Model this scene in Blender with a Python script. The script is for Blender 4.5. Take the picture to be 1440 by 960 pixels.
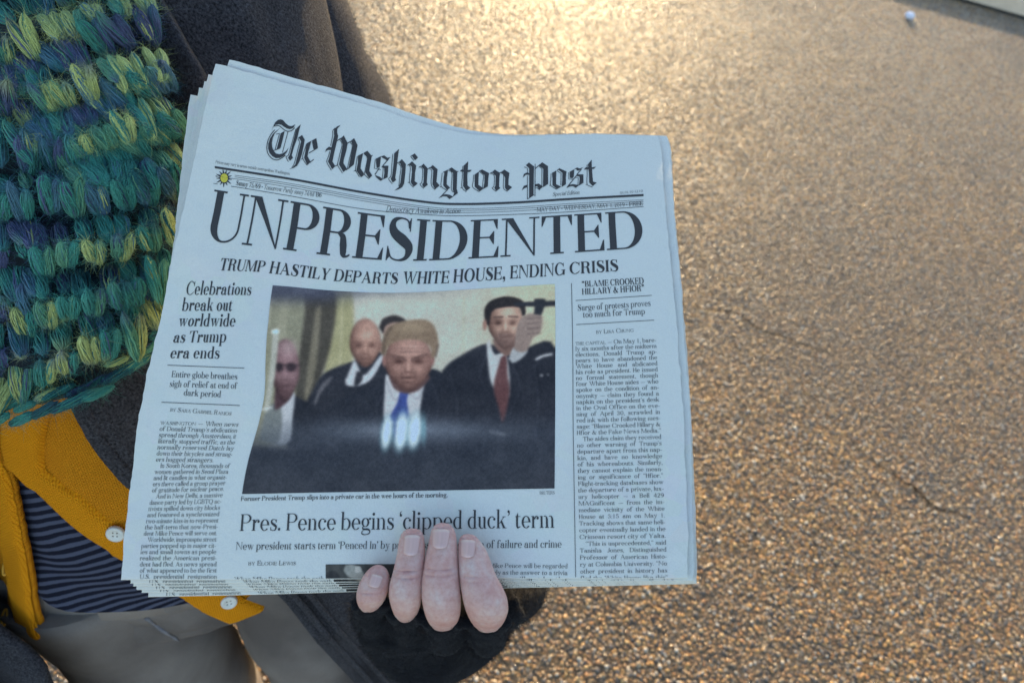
import bpy, math, random
import numpy as np
from mathutils import Matrix, Vector
from mathutils.geometry import delaunay_2d_cdt

random.seed(7)
rng = np.random.default_rng(11)
R_ = math.radians
scene = bpy.context.scene
for o in list(bpy.data.objects):
    bpy.data.objects.remove(o)
COL = scene.collection

# ------------------------------------------------------------------ camera
CAM_H, PITCH, ROLL, FPX = 1.6, R_(50), R_(17), 960.0
_F = np.array([0, math.cos(PITCH), -math.sin(PITCH)])
_U0 = np.array([0, math.sin(PITCH), math.cos(PITCH)])
_R0 = np.array([1.0, 0, 0])
_R = math.cos(ROLL) * _R0 + math.sin(ROLL) * _U0
_U = -math.sin(ROLL) * _R0 + math.cos(ROLL) * _U0
_C = np.array([0, 0, CAM_H])
cam_d = bpy.data.cameras.new('camera')
cam_d.sensor_width = 36.0
cam_d.lens = 24.0
cam_d.clip_start = 0.02
cam_d.clip_end = 400
cam_d.dof.use_dof = True
cam_d.dof.focus_distance = 0.43
cam_d.dof.aperture_fstop = 8.3
cam = bpy.data.objects.new('camera', cam_d)
COL.objects.link(cam)
m3 = Matrix(((_R[0], _U[0], -_F[0]), (_R[1], _U[1], -_F[1]), (_R[2], _U[2], -_F[2])))
cam.matrix_world = Matrix.Translation(Vector(_C)) @ m3.to_4x4()
scene.camera = cam

# ------------------------------------------------------------------ light
SUN_EL, SUN_AZ = R_(13.4), R_(-5)          # azimuth measured from +Y, negative = towards -X
w = bpy.data.worlds.new('World')
scene.world = w
w.use_nodes = True
nt = w.node_tree
nt.nodes.clear()
sky = nt.nodes.new('ShaderNodeTexSky')
sky.sky_type = 'NISHITA'
sky.sun_disc = False
sky.sun_elevation = SUN_EL
sky.sun_rotation = SUN_AZ
sky.air_density = 1.0
sky.dust_density = 0.6
sky.ozone_density = 1.2
bg = nt.nodes.new('ShaderNodeBackground')
bg.inputs['Strength'].default_value = 0.15
wo = nt.nodes.new('ShaderNodeOutputWorld')
nt.links.new(sky.outputs[0], bg.inputs[0])
nt.links.new(bg.outputs[0], wo.inputs[0])
sd = bpy.data.lights.new('sun', 'SUN')
sd.energy = 3.2
sd.angle = R_(0.6)
sd.color = (1.0, 0.74, 0.41)
sun = bpy.data.objects.new('sun', sd)
COL.objects.link(sun)
sdir = Vector((math.sin(SUN_AZ) * math.cos(SUN_EL), math.cos(SUN_AZ) * math.cos(SUN_EL), math.sin(SUN_EL)))
sun.rotation_euler = sdir.to_track_quat('Z', 'Y').to_euler()
scene.view_settings.view_transform = 'Standard'
scene.view_settings.look = 'None'
scene.view_settings.gamma = 1.0
scene.view_settings.use_curve_mapping = False
scene.view_settings.exposure = 1.5
scene.render.engine = 'CYCLES'
scene.cycles.max_bounces = 5
scene.cycles.use_denoising = True

# ------------------------------------------------------------------ geometry helpers
def dirp(px, py):
    px = np.asarray(px, float)[..., None]
    py = np.asarray(py, float)[..., None]
    return _F + _R * (px - 720) / FPX + _U * (480 - py) / FPX

def P(px, py, d):
    """pixel of the photograph + distance along the view axis -> world point"""
    return _C + np.asarray(d, float)[..., None] * dirp(px, py)

def proj(p):
    q = np.asarray(p, float) - _C
    d = q @ _F
    return 720 + FPX * (q @ _R) / d, 480 - FPX * (q @ _U) / d, d

def srgb(r, g=None, b=None):
    c = np.array([r, g, b], float) / 255.0
    return np.where(c <= 0.04045, c / 12.92, ((c + 0.055) / 1.055) ** 2.4)

def catmull(pts, n):
    """resample a polyline smoothly to n points"""
    p = np.asarray(pts, float)
    if len(p) == 2:
        return p[0] + (p[1] - p[0]) * np.linspace(0, 1, n)[:, None]
    p = np.vstack([2 * p[0] - p[1], p, 2 * p[-1] - p[-2]])
    t = np.linspace(0, len(p) - 3 - 1e-9, n)
    i = np.floor(t).astype(int)
    f = (t - i)[:, None]
    a, b, c, d = p[i], p[i + 1], p[i + 2], p[i + 3]
    return 0.5 * (2 * b + (c - a) * f + (2 * a - 5 * b + 4 * c - d) * f ** 2 + (3 * b - a - 3 * c + d) * f ** 3)

def interp(x, pts):
    """piecewise linear with linear extrapolation"""
    p = np.asarray(pts, float)
    x = np.asarray(x, float)
    xs, ys = p[:, 0], p[:, 1]
    o = np.argsort(xs)
    xs, ys = xs[o], ys[o]
    y = np.interp(x, xs, ys)
    y = np.where(x < xs[0], ys[0] + (x - xs[0]) * (ys[1] - ys[0]) / (xs[1] - xs[0]), y)
    y = np.where(x > xs[-1], ys[-1] + (x - xs[-1]) * (ys[-1] - ys[-2]) / (xs[-1] - xs[-2]), y)
    return y

def smoothstep(a, b, x):
    t = np.clip((x - a) / (b - a), 0, 1)
    return t * t * (3 - 2 * t)

def vnoise(p, seed=0):
    """cheap smooth value noise in 3-D, roughly -1..1"""
    p = np.asarray(p, float)
    i = np.floor(p).astype(np.int64)
    f = p - i
    f = f * f * (3 - 2 * f)
    out = 0
    for dx in (0, 1):
        for dy in (0, 1):
            for dz in (0, 1):
                h = (i[..., 0] + dx) * 374761393 + (i[..., 1] + dy) * 668265263 + (i[..., 2] + dz) * 2147483647 + seed * 974711
                h = (h ^ (h >> 13)) * 1274126177
                h = (h ^ (h >> 16)) & 0xffff
                v = h / 32767.5 - 1
                out = out + v * (f[..., 0] if dx else 1 - f[..., 0]) * (f[..., 1] if dy else 1 - f[..., 1]) * (f[..., 2] if dz else 1 - f[..., 2])
    return out

def mesh_obj(name, verts, faces, mat, parent=None, smooth=True, col=None, uv=None):
    """faces: array (n,3) or (n,4), or a list of such arrays; col/uv: per-vertex arrays"""
    me = bpy.data.meshes.new(name)
    verts = np.asarray(verts, np.float32).reshape(-1, 3)
    fl = faces if isinstance(faces, list) else [faces]
    fl = [np.asarray(f, np.int32) for f in fl if len(f)]
    loops = np.concatenate([f.ravel() for f in fl])
    tot = np.concatenate([np.full(len(f), f.shape[1], np.int32) for f in fl])
    start = np.concatenate([[0], np.cumsum(tot)[:-1]]).astype(np.int32)
    me.vertices.add(len(verts))
    me.vertices.foreach_set('co', verts.ravel())
    me.loops.add(len(loops))
    me.loops.foreach_set('vertex_index', loops)
    me.polygons.add(len(tot))
    me.polygons.foreach_set('loop_start', start)
    me.polygons.foreach_set('loop_total', tot)
    me.polygons.foreach_set('use_smooth', np.full(len(tot), smooth, bool))
    if uv is not None:
        l = me.uv_layers.new(name='UVMap')
        l.data.foreach_set('uv', np.asarray(uv, np.float32)[loops].ravel())
    if col is not None:
        a = me.color_attributes.new('Col', 'FLOAT_COLOR', 'POINT')
        c = np.ones((len(verts), 4), np.float32)
        c[:, :3] = col
        a.data.foreach_set('color', c.ravel())
    me.update(calc_edges=True)
    me.validate()
    o = bpy.data.objects.new(name, me)
    COL.objects.link(o)
    if mat is not None:
        me.materials.append(mat)
    if parent is not None:
        o.parent = parent
    return o

def grid_faces(nu, nv, close_u=False, off=0):
    """vertex index = i*nv + j"""
    iu = np.arange(nu if close_u else nu - 1)
    j = np.arange(nv - 1)
    I, J = np.meshgrid(iu, j, indexing='ij')
    I2 = (I + 1) % nu
    return np.stack([I * nv + J, I2 * nv + J, I2 * nv + J + 1, I * nv + J + 1], -1).reshape(-1, 4) + off

def frame_along(path):
    t = np.gradient(path, axis=0)
    t /= np.linalg.norm(t, axis=1)[:, None]
    return t

def loft(path, ra, rb, ref, n=24, cap=True):
    """tube along path; section semi-axes ra (across) and rb (along ref)"""
    path = np.asarray(path, float)
    t = frame_along(path)
    ref = np.broadcast_to(np.asarray(ref, float), path.shape)
    nrm = ref - (ref * t).sum(1)[:, None] * t
    nrm /= np.linalg.norm(nrm, axis=1)[:, None]
    bi = np.cross(t, nrm)
    a = np.linspace(0, 2 * np.pi, n, endpoint=False)
    ra = np.asarray(ra)[:, None, None]
    rb = np.asarray(rb)[:, None, None]
    v = path[:, None] + bi[:, None] * ra * np.cos(a)[None, :, None] + nrm[:, None] * rb * np.sin(a)[None, :, None]
    m = len(path)
    V = v.transpose(1, 0, 2).reshape(-1, 3)          # index = k*m + j
    Fq = grid_faces(n, m, close_u=True)
    F = [Fq]
    if cap:
        c0, c1 = len(V), len(V) + 1
        V = np.vstack([V, path[0], path[-1]])
        k = np.arange(n)
        F.append(np.stack([np.full(n, c0), ((k + 1) % n) * m, k * m], -1))
        F.append(np.stack([np.full(n, c1), k * m + m - 1, ((k + 1) % n) * m + m - 1], -1))
    return V, F

def join(parts):
    V, T, Q, o = [], [], [], 0
    for v, fs in parts:
        for f in (fs if isinstance(fs, list) else [fs]):
            f = np.asarray(f)
            (T if f.shape[1] == 3 else Q).append(f + o)
        V.append(v)
        o += len(v)
    F = []
    if Q: F.append(np.vstack(Q))
    if T: F.append(np.vstack(T))
    return np.vstack(V), F

def fibres(pts, nrm, length, width, curl=0.6, lift=0.6):
    """fine curved hairs: two-segment ribbons; returns verts, faces"""
    n = len(pts)
    L = length * (0.4 + rng.random(n)[:, None])
    d = rng.normal(size=(n, 3))
    d -= (d * nrm).sum(1)[:, None] * nrm
    d /= np.linalg.norm(d, axis=1)[:, None] + 1e-9
    d2 = rng.normal(size=(n, 3))
    m1 = pts + L * 0.5 * (nrm * lift + d * (1 - lift * 0.5))
    e = m1 + L * 0.5 * (nrm * lift * 0.5 + d + d2 * curl * 0.5)
    side = np.cross(d, nrm + d2 * 0.5)
    side /= np.linalg.norm(side, axis=1)[:, None] + 1e-9
    wv = side * width
    V = np.stack([pts - wv, pts + wv, m1 - wv * .8, m1 + wv * .8, e], 1).reshape(-1, 3)
    b = (np.arange(n) * 5)[:, None]
    Fq = np.hstack([b, b + 1, b + 3, b + 2])
    Ft = np.hstack([b + 2, b + 3, b + 4])
    return V, [Fq, Ft]

def sample_quads(V, Fq, n):
    """random points + normals on quads, area weighted"""
    V = np.asarray(V)
    a, b, c, d = (V[Fq[:, k]] for k in range(4))
    nr = np.cross(c - a, d - b)
    ar = np.linalg.norm(nr, axis=1)
    idx = rng.choice(len(Fq), n, p=ar / ar.sum())
    u, v = rng.random((2, n, 1))
    p = (a[idx] * (1 - u) + b[idx] * u) * (1 - v) + (d[idx] * (1 - u) + c[idx] * u) * v
    return p, nr[idx] / (ar[idx][:, None] + 1e-12), idx

def empty(name, loc):
    o = bpy.data.objects.new(name, None)
    COL.objects.link(o)
    o.location = loc
    o.empty_display_size = 0.05
    return o

def tag(o, label=None, cat=None, group=None, kind=None):
    if label: o['label'] = label
    if cat: o['category'] = cat
    if group: o['group'] = group
    if kind: o['kind'] = kind
    return o

# ------------------------------------------------------------------ materials
def mat(name):
    m = bpy.data.materials.new(name)
    m.use_nodes = True
    t = m.node_tree
    t.nodes.clear()
    out = t.nodes.new('ShaderNodeOutputMaterial')
    b = t.nodes.new('ShaderNodeBsdfPrincipled')
    t.links.new(b.outputs[0], out.inputs[0])
    return m, t, b

def node(t, typ, **kw):
    n = t.nodes.new(typ)
    for k, v in kw.items():
        if k in n.inputs:
            n.inputs[k].default_value = v
        else:
            setattr(n, k, v)
    return n

def ramp(t, fac, stops, interp_='LINEAR'):
    r = t.nodes.new('ShaderNodeValToRGB')
    r.color_ramp.interpolation = interp_
    e = r.color_ramp.elements
    while len(e) < len(stops):
        e.new(0.5)
    for k, (p, c) in enumerate(stops):
        e[k].position = p
        e[k].color = (*c, 1)
    t.links.new(fac, r.inputs[0])
    return r.outputs[0]

def math_(t, op, a, b=None, c=None):
    n = t.nodes.new('ShaderNodeMath')
    n.operation = op
    for k, x in enumerate((a, b, c)):
        if x is None: continue
        if isinstance(x, (int, float)): n.inputs[k].default_value = x
        else: t.links.new(x, n.inputs[k])
    return n.outputs[0]

def mixc(t, f, a, b, mode='MIX'):
    n = t.nodes.new('ShaderNodeMix')
    n.data_type = 'RGBA'
    n.blend_type = mode
    for k, x in ((0, f), (6, a), (7, b)):
        if isinstance(x, (int, float)): n.inputs[k].default_value = x
        elif isinstance(x, (tuple, list, np.ndarray)): n.inputs[k].default_value = (*x, 1)
        else: t.links.new(x, n.inputs[k])
    return n.outputs[2]

def bump(t, b, h, dist, strength=1.0):
    n = t.nodes.new('ShaderNodeBump')
    n.inputs['Distance'].default_value = dist
    n.inputs['Strength'].default_value = strength
    t.links.new(h, n.inputs['Height'])
    t.links.new(n.outputs[0], b.inputs['Normal'])
    return n

def tc(t, which='Object', scale=None):
    c = t.nodes.new('ShaderNodeTexCoord')
    return c.outputs[which]

def noise(t, vec, scale, detail=3, rough=.55):
    n = t.nodes.new('ShaderNodeTexNoise')
    n.inputs['Scale'].default_value = scale
    n.inputs['Detail'].default_value = detail
    n.inputs['Roughness'].default_value = rough
    t.links.new(vec, n.inputs['Vector'])
    return n.outputs['Fac']

M = {}
def wool(name, base, tip, rough=0.95, sheen=0.25, scale=900, bd=0.0008):
    m, t, b = mat(name)
    v = tc(t)
    f = noise(t, v, scale, 4, .7)
    f2 = noise(t, v, 40, 3)
    c = ramp(t, f, [(0.35, base), (0.72, tip)])
    c = mixc(t, math_(t, 'MULTIPLY', f2, 0.55), c, tuple(np.array(base) * 0.6))
    t.links.new(c, b.inputs['Base Color'])
    b.inputs['Roughness'].default_value = rough
    b.inputs['Sheen Weight'].default_value = sheen
    b.inputs['Sheen Roughness'].default_value = 0.5
    b.inputs['Specular IOR Level'].default_value = 0.15
    bump(t, b, f, bd)
    M[name] = m
    return m

wool('coat_wool', srgb(23, 22, 25), srgb(92, 90, 96), sheen=.05, scale=520, bd=.0012)
wool('glove_wool', srgb(14, 14, 17), srgb(34, 33, 38), sheen=.08, scale=1400)

def fibre_mat(name, c0, c1):
    m, t, b = mat(name)
    g = t.nodes.new('ShaderNodeNewGeometry')
    c = ramp(t, g.outputs['Random Per Island'], [(0, c0), (1, c1)])
    t.links.new(c, b.inputs['Base Color'])
    b.inputs['Roughness'].default_value = .8
    b.inputs['Specular IOR Level'].default_value = .2
    M[name] = m
fibre_mat('coat_fibre', srgb(24, 25, 32), srgb(96, 96, 108))
fibre_mat('glove_fibre', srgb(10, 10, 12), srgb(48, 46, 50))

m, t, b = mat('yarn')
a = node(t, 'ShaderNodeAttribute', attribute_name='Col')
v = tc(t)
f = noise(t, v, 1800, 2)
c = mixc(t, 1.0, a.outputs['Color'], ramp(t, f, [(0.3, (.62, .62, .62)), (.7, (1.25, 1.25, 1.25))]), 'MULTIPLY')
t.links.new(c, b.inputs['Base Color'])
b.inputs['Roughness'].default_value = .85
b.inputs['Specular IOR Level'].default_value = .2
b.inputs['Sheen Weight'].default_value = .08
M['yarn'] = m

# mustard cardigan: small knit, V columns from UV (metres)
def knit(name, c0, c1, wale=0.0034, course=0.0026, depth=.0011):
    m, t, b = mat(name)
    uv = tc(t, 'UV')
    s = t.nodes.new('ShaderNodeSeparateXYZ')
    t.links.new(uv, s.inputs[0])
    x = math_(t, 'MULTIPLY', s.outputs[0], 1 / wale)
    saw = math_(t, 'ABSOLUTE', math_(t, 'SUBTRACT', math_(t, 'FRACT', x), 0.5))
    y = math_(t, 'ADD', math_(t, 'MULTIPLY', s.outputs[1], 1 / course), math_(t, 'MULTIPLY', saw, 1.1))
    row = math_(t, 'SINE', math_(t, 'MULTIPLY', y, 6.2832))
    colm = math_(t, 'SINE', math_(t, 'MULTIPLY', saw, 6.2832))
    h = math_(t, 'ADD', math_(t, 'MULTIPLY', row, .5), colm)
    v = tc(t)
    n1 = noise(t, v, 1100, 3, .7)
    h2 = math_(t, 'ADD', h, math_(t, 'MULTIPLY', n1, 1.6))
    fac = math_(t, 'MULTIPLY_ADD', h2, .22, .25)
    c = ramp(t, fac, [(0.1, c0), (0.8, c1)])
    c = mixc(t, math_(t, 'MULTIPLY', noise(t, v, 25, 2), .35), c, tuple(np.array(c0) * .8))
    t.links.new(c, b.inputs['Base Color'])
    b.inputs['Roughness'].default_value = .9
    b.inputs['Specular IOR Level'].default_value = .15
    bump(t, b, h2, depth)
    M[name] = m
knit('mustard_knit', srgb(206, 108, 2), srgb(255, 172, 34))
knit('mustard_band', srgb(214, 118, 2), srgb(255, 172, 26), .0030, .0024, .0008)

m, t, b = mat('striped_jersey')
uv = tc(t, 'UV')
s = t.nodes.new('ShaderNodeSeparateXYZ')
t.links.new(uv, s.inputs[0])
v = tc(t)
wob = math_(t, 'MULTIPLY', noise(t, v, 14, 2), .012)
yy = math_(t, 'ADD', math_(t, 'MULTIPLY_ADD', s.outputs[0], -.42, s.outputs[1]), wob)
fr = math_(t, 'FRACT', math_(t, 'MULTIPLY', yy, 1 / .0078))
n1 = noise(t, v, 1500, 2)
fr = math_(t, 'MULTIPLY_ADD', n1, .16, fr)
c = ramp(t, fr, [(0.50, srgb(22, 24, 38)), (0.56, srgb(78, 81, 98)), (0.97, srgb(74, 77, 94)), (1.0, srgb(22, 24, 38))])
t.links.new(c, b.inputs['Base Color'])
b.inputs['Roughness'].default_value = .9
b.inputs['Specular IOR Level'].default_value = .15
bump(t, b, n1, .0004)
M['striped_jersey'] = m

m, t, b = mat('denim')
v = tc(t)
uv = tc(t, 'UV')
mp = node(t, 'ShaderNodeMapping')
mp.inputs['Scale'].default_value = (900, 900, 900)
mp.inputs['Rotation'].default_value = (0, 0, .8)
t.links.new(uv, mp.inputs[0])
wv = t.nodes.new('ShaderNodeTexWave')
wv.inputs['Scale'].default_value = 1.0
wv.inputs['Distortion'].default_value = 1.5
t.links.new(mp.outputs[0], wv.inputs[0])
n1 = noise(t, v, 9, 4)
n2 = noise(t, v, 700, 2)
c = ramp(t, n1, [(0.3, srgb(118, 107, 101)), (.75, srgb(192, 178, 167))])
c = mixc(t, math_(t, 'MULTIPLY', wv.outputs['Fac'], .3), c, srgb(178, 168, 162))
c = mixc(t, math_(t, 'MULTIPLY', n2, .35), c, srgb(86, 80, 80))
t.links.new(c, b.inputs['Base Color'])
b.inputs['Roughness'].default_value = .9
b.inputs['Specular IOR Level'].default_value = .2
bump(t, b, math_(t, 'ADD', wv.outputs['Fac'], n2), .0004)
M['denim'] = m

def plain(name, colr, rough=.6, spec=.4, var=.2, scale=60, bd=0.0, sss=0):
    m, t, b = mat(name)
    v = tc(t)
    f = noise(t, v, scale, 4)
    colr = np.array(colr)
    c = ramp(t, f, [(0.3, tuple(colr * (1 - var))), (0.7, tuple(np.minimum(colr * (1 + var), 1)))])
    t.links.new(c, b.inputs['Base Color'])
    b.inputs['Roughness'].default_value = rough
    b.inputs['Specular IOR Level'].default_value = spec
    if bd: bump(t, b, f, bd)
    M[name] = m
    return m, t, b
plain('thread', srgb(205, 150, 60), .9, .1)
plain('seam_thread', srgb(120, 116, 118), .9, .1)
plain('button_plastic', srgb(205, 204, 196), .35, .5, .08, 200)
plain('button_hole', srgb(60, 52, 44), .8, .1)
plain('concrete', srgb(214, 194, 174), .9, .2, .12, 18, .002)
plain('joint_dark', srgb(70, 66, 60), 1, .1, .4, 30)
plain('crack', srgb(42, 36, 32), 1, .05, .4, 40)
plain('litter', srgb(225, 230, 245), .8, .3, .06, 90)
plain('leather', srgb(30, 26, 24), .5, .4)
plain('hair', srgb(58, 40, 30), .6, .4, .4, 200)

# skin
m, t, b = mat('skin')
v = tc(t)
n1 = noise(t, v, 110, 5, .65)
n2 = noise(t, v, 420, 4, .7)
n3 = noise(t, v, 1900, 3, .7)
c = ramp(t, n1, [(0.3, srgb(210, 158, 146)), (.5, srgb(222, 180, 168)), (.75, srgb(226, 202, 192))])
c = mixc(t, math_(t, 'MULTIPLY', ramp(t, n2, [(.42, (0, 0, 0)), (.66, (1, 1, 1))]), .42), c, srgb(200, 142, 132))
a = node(t, 'ShaderNodeAttribute', attribute_name='Col')
c = mixc(t, 1.0, c, a.outputs['Color'], 'MULTIPLY')
t.links.new(c, b.inputs['Base Color'])
b.inputs['Roughness'].default_value = .5
b.inputs['Specular IOR Level'].default_value = .35
b.inputs['Subsurface Weight'].default_value = .15
b.inputs['Subsurface Radius'].default_value = (1, .35, .2)
b.inputs['Subsurface Scale'].default_value = .003
bump(t, b, math_(t, 'ADD', n3, math_(t, 'MULTIPLY', n2, 1.2)), .0006, 1.0)
M['skin'] = m
m, t, b = plain('nail', srgb(222, 172, 170), .28, .5, .06, 120)
b.inputs['Subsurface Weight'].default_value = .15
b.inputs['Subsurface Scale'].default_value = .002
plain('nail_tip', srgb(232, 214, 205), .35, .5, .05, 120)

# newsprint and ink
m, t, b = mat('newsprint')
v = tc(t)
n1 = noise(t, v, 1300, 4, .7)
n2 = noise(t, v, 22, 3)
c = ramp(t, n1, [(0.3, (.70, .675, .60)), (.7, (.78, .755, .675))])
c = mixc(t, math_(t, 'MULTIPLY', n2, .12), c, (.55, .54, .52))
# print of the back page showing faintly through
sw = t.nodes.new('ShaderNodeTexVoronoi'); sw.inputs['Scale'].default_value = 95
t.links.new(v, sw.inputs['Vector'])
st_ = math_(t, 'MULTIPLY', ramp(t, noise(t, v, 9, 2), [(0.45, (0, 0, 0)), (.6, (1, 1, 1))]), .05)
c = mixc(t, st_, c, sw.outputs['Color'], 'MULTIPLY')
t.links.new(c, b.inputs['Base Color'])
b.inputs['Roughness'].default_value = .75
b.inputs['Specular IOR Level'].default_value = .25
bump(t, b, math_(t, 'ADD', n1, math_(t, 'MULTIPLY', noise(t, v, 45, 4), 7.0)), .0003, .9)
M['newsprint'] = m
def ink(name, colr):
    m, t, b = mat(name)
    v = tc(t)
    n1 = noise(t, v, 1600, 3, .7)
    colr = np.array(colr)
    c = ramp(t, n1, [(0.3, tuple(colr * .85)), (.75, tuple(colr * 1.35))])
    t.links.new(c, b.inputs['Base Color'])
    b.inputs['Roughness'].default_value = .65
    b.inputs['Specular IOR Level'].default_value = .25
    M[name] = m
ink('ink', (.050, .047, .047))
ink('ink_fine', (.055, .053, .053))
ink('yellow_ink', (.62, .50, .06))
m, t, b = mat('printed_photo')
a = node(t, 'ShaderNodeAttribute', attribute_name='Col')
v = tc(t)
n1 = noise(t, v, 1700, 2, .7)
c = mixc(t, 1.0, a.outputs['Color'], ramp(t, n1, [(0.3, (.86, .86, .86)), (.7, (1.14, 1.14, 1.14))]), 'MULTIPLY')
t.links.new(c, b.inputs['Base Color'])
b.inputs['Roughness'].default_value = .6
b.inputs['Specular IOR Level'].default_value = .25
M['printed_photo'] = m

# ================================================================== SETTING: pavement, kerb, litter
def ground_pt(px, py, z=0.0):
    D = dirp(px, py)
    return _C + D * ((z - CAM_H) / D[..., 2])[..., None]

m, t, b = mat('exposed_aggregate')
v = tc(t)
nz = t.nodes.new('ShaderNodeTexNoise')
nz.inputs['Scale'].default_value = 70
nz.inputs['Detail'].default_value = 2
t.links.new(v, nz.inputs['Vector'])
wp = t.nodes.new('ShaderNodeVectorMath'); wp.operation = 'MULTIPLY_ADD'
t.links.new(nz.outputs['Color'], wp.inputs[0])
wp.inputs[1].default_value = (.006, .006, .006)
t.links.new(v, wp.inputs[2])
def voro(scale, feature='F1', rnd=1.0):
    n = t.nodes.new('ShaderNodeTexVoronoi')
    n.voronoi_dimensions = '2D'
    n.feature = feature
    n.inputs['Scale'].default_value = scale
    n.inputs['Randomness'].default_value = rnd
    t.links.new(wp.outputs[0], n.inputs['Vector'])
    return n
SC = 88.0
vA = voro(SC)
vB = voro(SC * 1.9)
eA = voro(SC, 'DISTANCE_TO_EDGE')
sp = t.nodes.new('ShaderNodeSeparateColor')
t.links.new(vA.outputs['Color'], sp.inputs[0])
stone = ramp(t, sp.outputs[0], [
    (0.00, srgb(78, 72, 64)), (0.12, srgb(158, 126, 82)), (0.26, srgb(190, 140, 68)), (0.40, srgb(140, 102, 60)),
    (0.52, srgb(174, 148, 110)), (0.64, srgb(106, 96, 84)), (0.76, srgb(206, 162, 92)), (0.87, srgb(158, 118, 66)),
    (0.95, srgb(196, 180, 158)), (0.985, srgb(224, 214, 198))], 'CONSTANT')
stone = mixc(t, math_(t, 'MULTIPLY', sp.outputs[1], .30), stone, srgb(120, 94, 70))
spB = t.nodes.new('ShaderNodeSeparateColor')
t.links.new(vB.outputs['Color'], spB.inputs[0])
small = ramp(t, spB.outputs[0], [(0, srgb(62, 56, 50)), (.3, srgb(112, 92, 70)), (.6, srgb(82, 74, 64)), (.85, srgb(140, 118, 88))], 'CONSTANT')
# where a big stone is missing, small ones and cement paste show
has = math_(t, 'GREATER_THAN', sp.outputs[2], .22)
edge = ramp(t, eA.outputs['Distance'], [(0.05, (0, 0, 0)), (0.17, (1, 1, 1))])
cover = math_(t, 'MULTIPLY', has, edge)
edgeB = ramp(t, vB.outputs['Distance'], [(0.30, (1, 1, 1)), (0.55, (0, 0, 0))])
paste = mixc(t, noise(t, v, 240, 3), srgb(36, 31, 27), srgb(62, 54, 46))
low = mixc(t, edgeB, paste, small)
colr = mixc(t, cover, low, stone)
blotch = noise(t, v, 1.3, 4)  # broad random patches, pulled towards a darker grey
blotch2 = noise(t, v, 7, 3)
sf = math_(t, 'MULTIPLY', ramp(t, blotch, [(0.40, (0, 0, 0)), (.62, (1, 1, 1))]), .55)
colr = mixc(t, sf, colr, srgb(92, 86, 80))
colr = mixc(t, math_(t, 'MULTIPLY', blotch2, .22), colr, srgb(140, 116, 90))
colr = mixc(t, 1.0, colr, (.92, .84, .70), 'MULTIPLY')
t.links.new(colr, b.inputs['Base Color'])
rg = math_(t, 'MULTIPLY_ADD', sp.outputs[1], .28, .16)
rg = math_(t, 'MAXIMUM', rg, math_(t, 'MULTIPLY_ADD', cover, -.5, .85))
t.links.new(rg, b.inputs['Roughness'])
b.inputs['Specular IOR Level'].default_value = .5
dome = math_(t, 'SUBTRACT', 1.0, math_(t, 'POWER', vA.outputs['Distance'], 2.0))
hA = math_(t, 'MULTIPLY', math_(t, 'MULTIPLY', dome, cover), math_(t, 'MULTIPLY_ADD', sp.outputs[1], .6, .5))
hB = math_(t, 'MULTIPLY', math_(t, 'SUBTRACT', 1.0, vB.outputs['Distance']), .35)
hh = math_(t, 'ADD', math_(t, 'MAXIMUM', hA, hB), math_(t, 'MULTIPLY', noise(t, v, 420, 3), .16))
bump(t, b, hh, .0062, 1.0)
M['ground'] = m

n = 41
gx = np.linspace(-40, 40, n)
X, Y = np.meshgrid(gx, gx, indexing='ij')
GV = np.stack([X, Y, 0 * X], -1).reshape(-1, 3)
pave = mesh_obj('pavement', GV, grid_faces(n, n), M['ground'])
tag(pave, kind='structure')

CRACKS = []
def crack(pts, wid):
    p = catmull(pts, 60)
    g = ground_pt(p[:, 0], p[:, 1])
    g[:, :2] += rng.normal(size=(60, 2)) * .004
    CRACKS.append(g[:, :2].copy())
    d = np.gradient(g, axis=0)
    s = np.stack([-d[:, 1], d[:, 0], 0 * d[:, 0]], -1)
    s /= np.linalg.norm(s, axis=1)[:, None]
    ww = wid * (0.25 + 1.0 * rng.random((60, 1))) * np.sin(np.linspace(.05, 3.09, 60))[:, None]
    g[:, 2] = .004
    V = np.stack([g - s * ww, g + s * ww], 1).reshape(-1, 3)
    c = mesh_obj('crack', V, grid_faces(60, 2), M['crack'], pave)
    return c
crack([(955, 412), (985, 432), (1035, 442), (1065, 462), (1110, 478), (1150, 494), (1180, 502)], .0035)
crack([(1180, 600), (1215, 640), (1262, 672), (1292, 692), (1310, 714), (1345, 722), (1375, 740)], .0045)

# kerb: pale concrete edging at the far right, its shaded face towards the viewer
k0 = ground_pt(np.array(1300.), np.array(-16.))
k1 = ground_pt(np.array(1440.), np.array(24.))
kd = (k1 - k0) / np.linalg.norm(k1 - k0)
kn = np.array([-kd[1], kd[0], 0])
if kn[1] < 0: kn = -kn
prof = np.array([(0, -.01), (0, .085), (.006, .097), (.018, .102), (.30, .104), (.31, .098), (.312, -.01)])
L = np.linspace(-6, 9, 60)
KV = k0 + kd * L[:, None, None] + kn * prof[None, :, :1] + np.array([0, 0, 1.]) * prof[None, :, 1:]
KV = KV + rng.normal(size=KV.shape) * .0008
kerb = mesh_obj('kerb', KV.reshape(-1, 3), grid_faces(60, len(prof)), M['concrete'], smooth=False)
tag(kerb, kind='structure')
jw = np.array([(-.055, .005), (0.002, .006)])  # dark strip with a ragged edge along the kerb foot
JV = k0 + kd * L[:, None, None] + kn * (jw[None, :, :1] + rng.normal(size=(60, 2, 1)) * np.array([.012, 0])[None, :, None]) + np.array([0, 0, 1.]) * jw[None, :, 1:]
mesh_obj('gutter_strip', JV.reshape(-1, 3), grid_faces(60, 2), M['joint_dark'], kerb)

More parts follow.
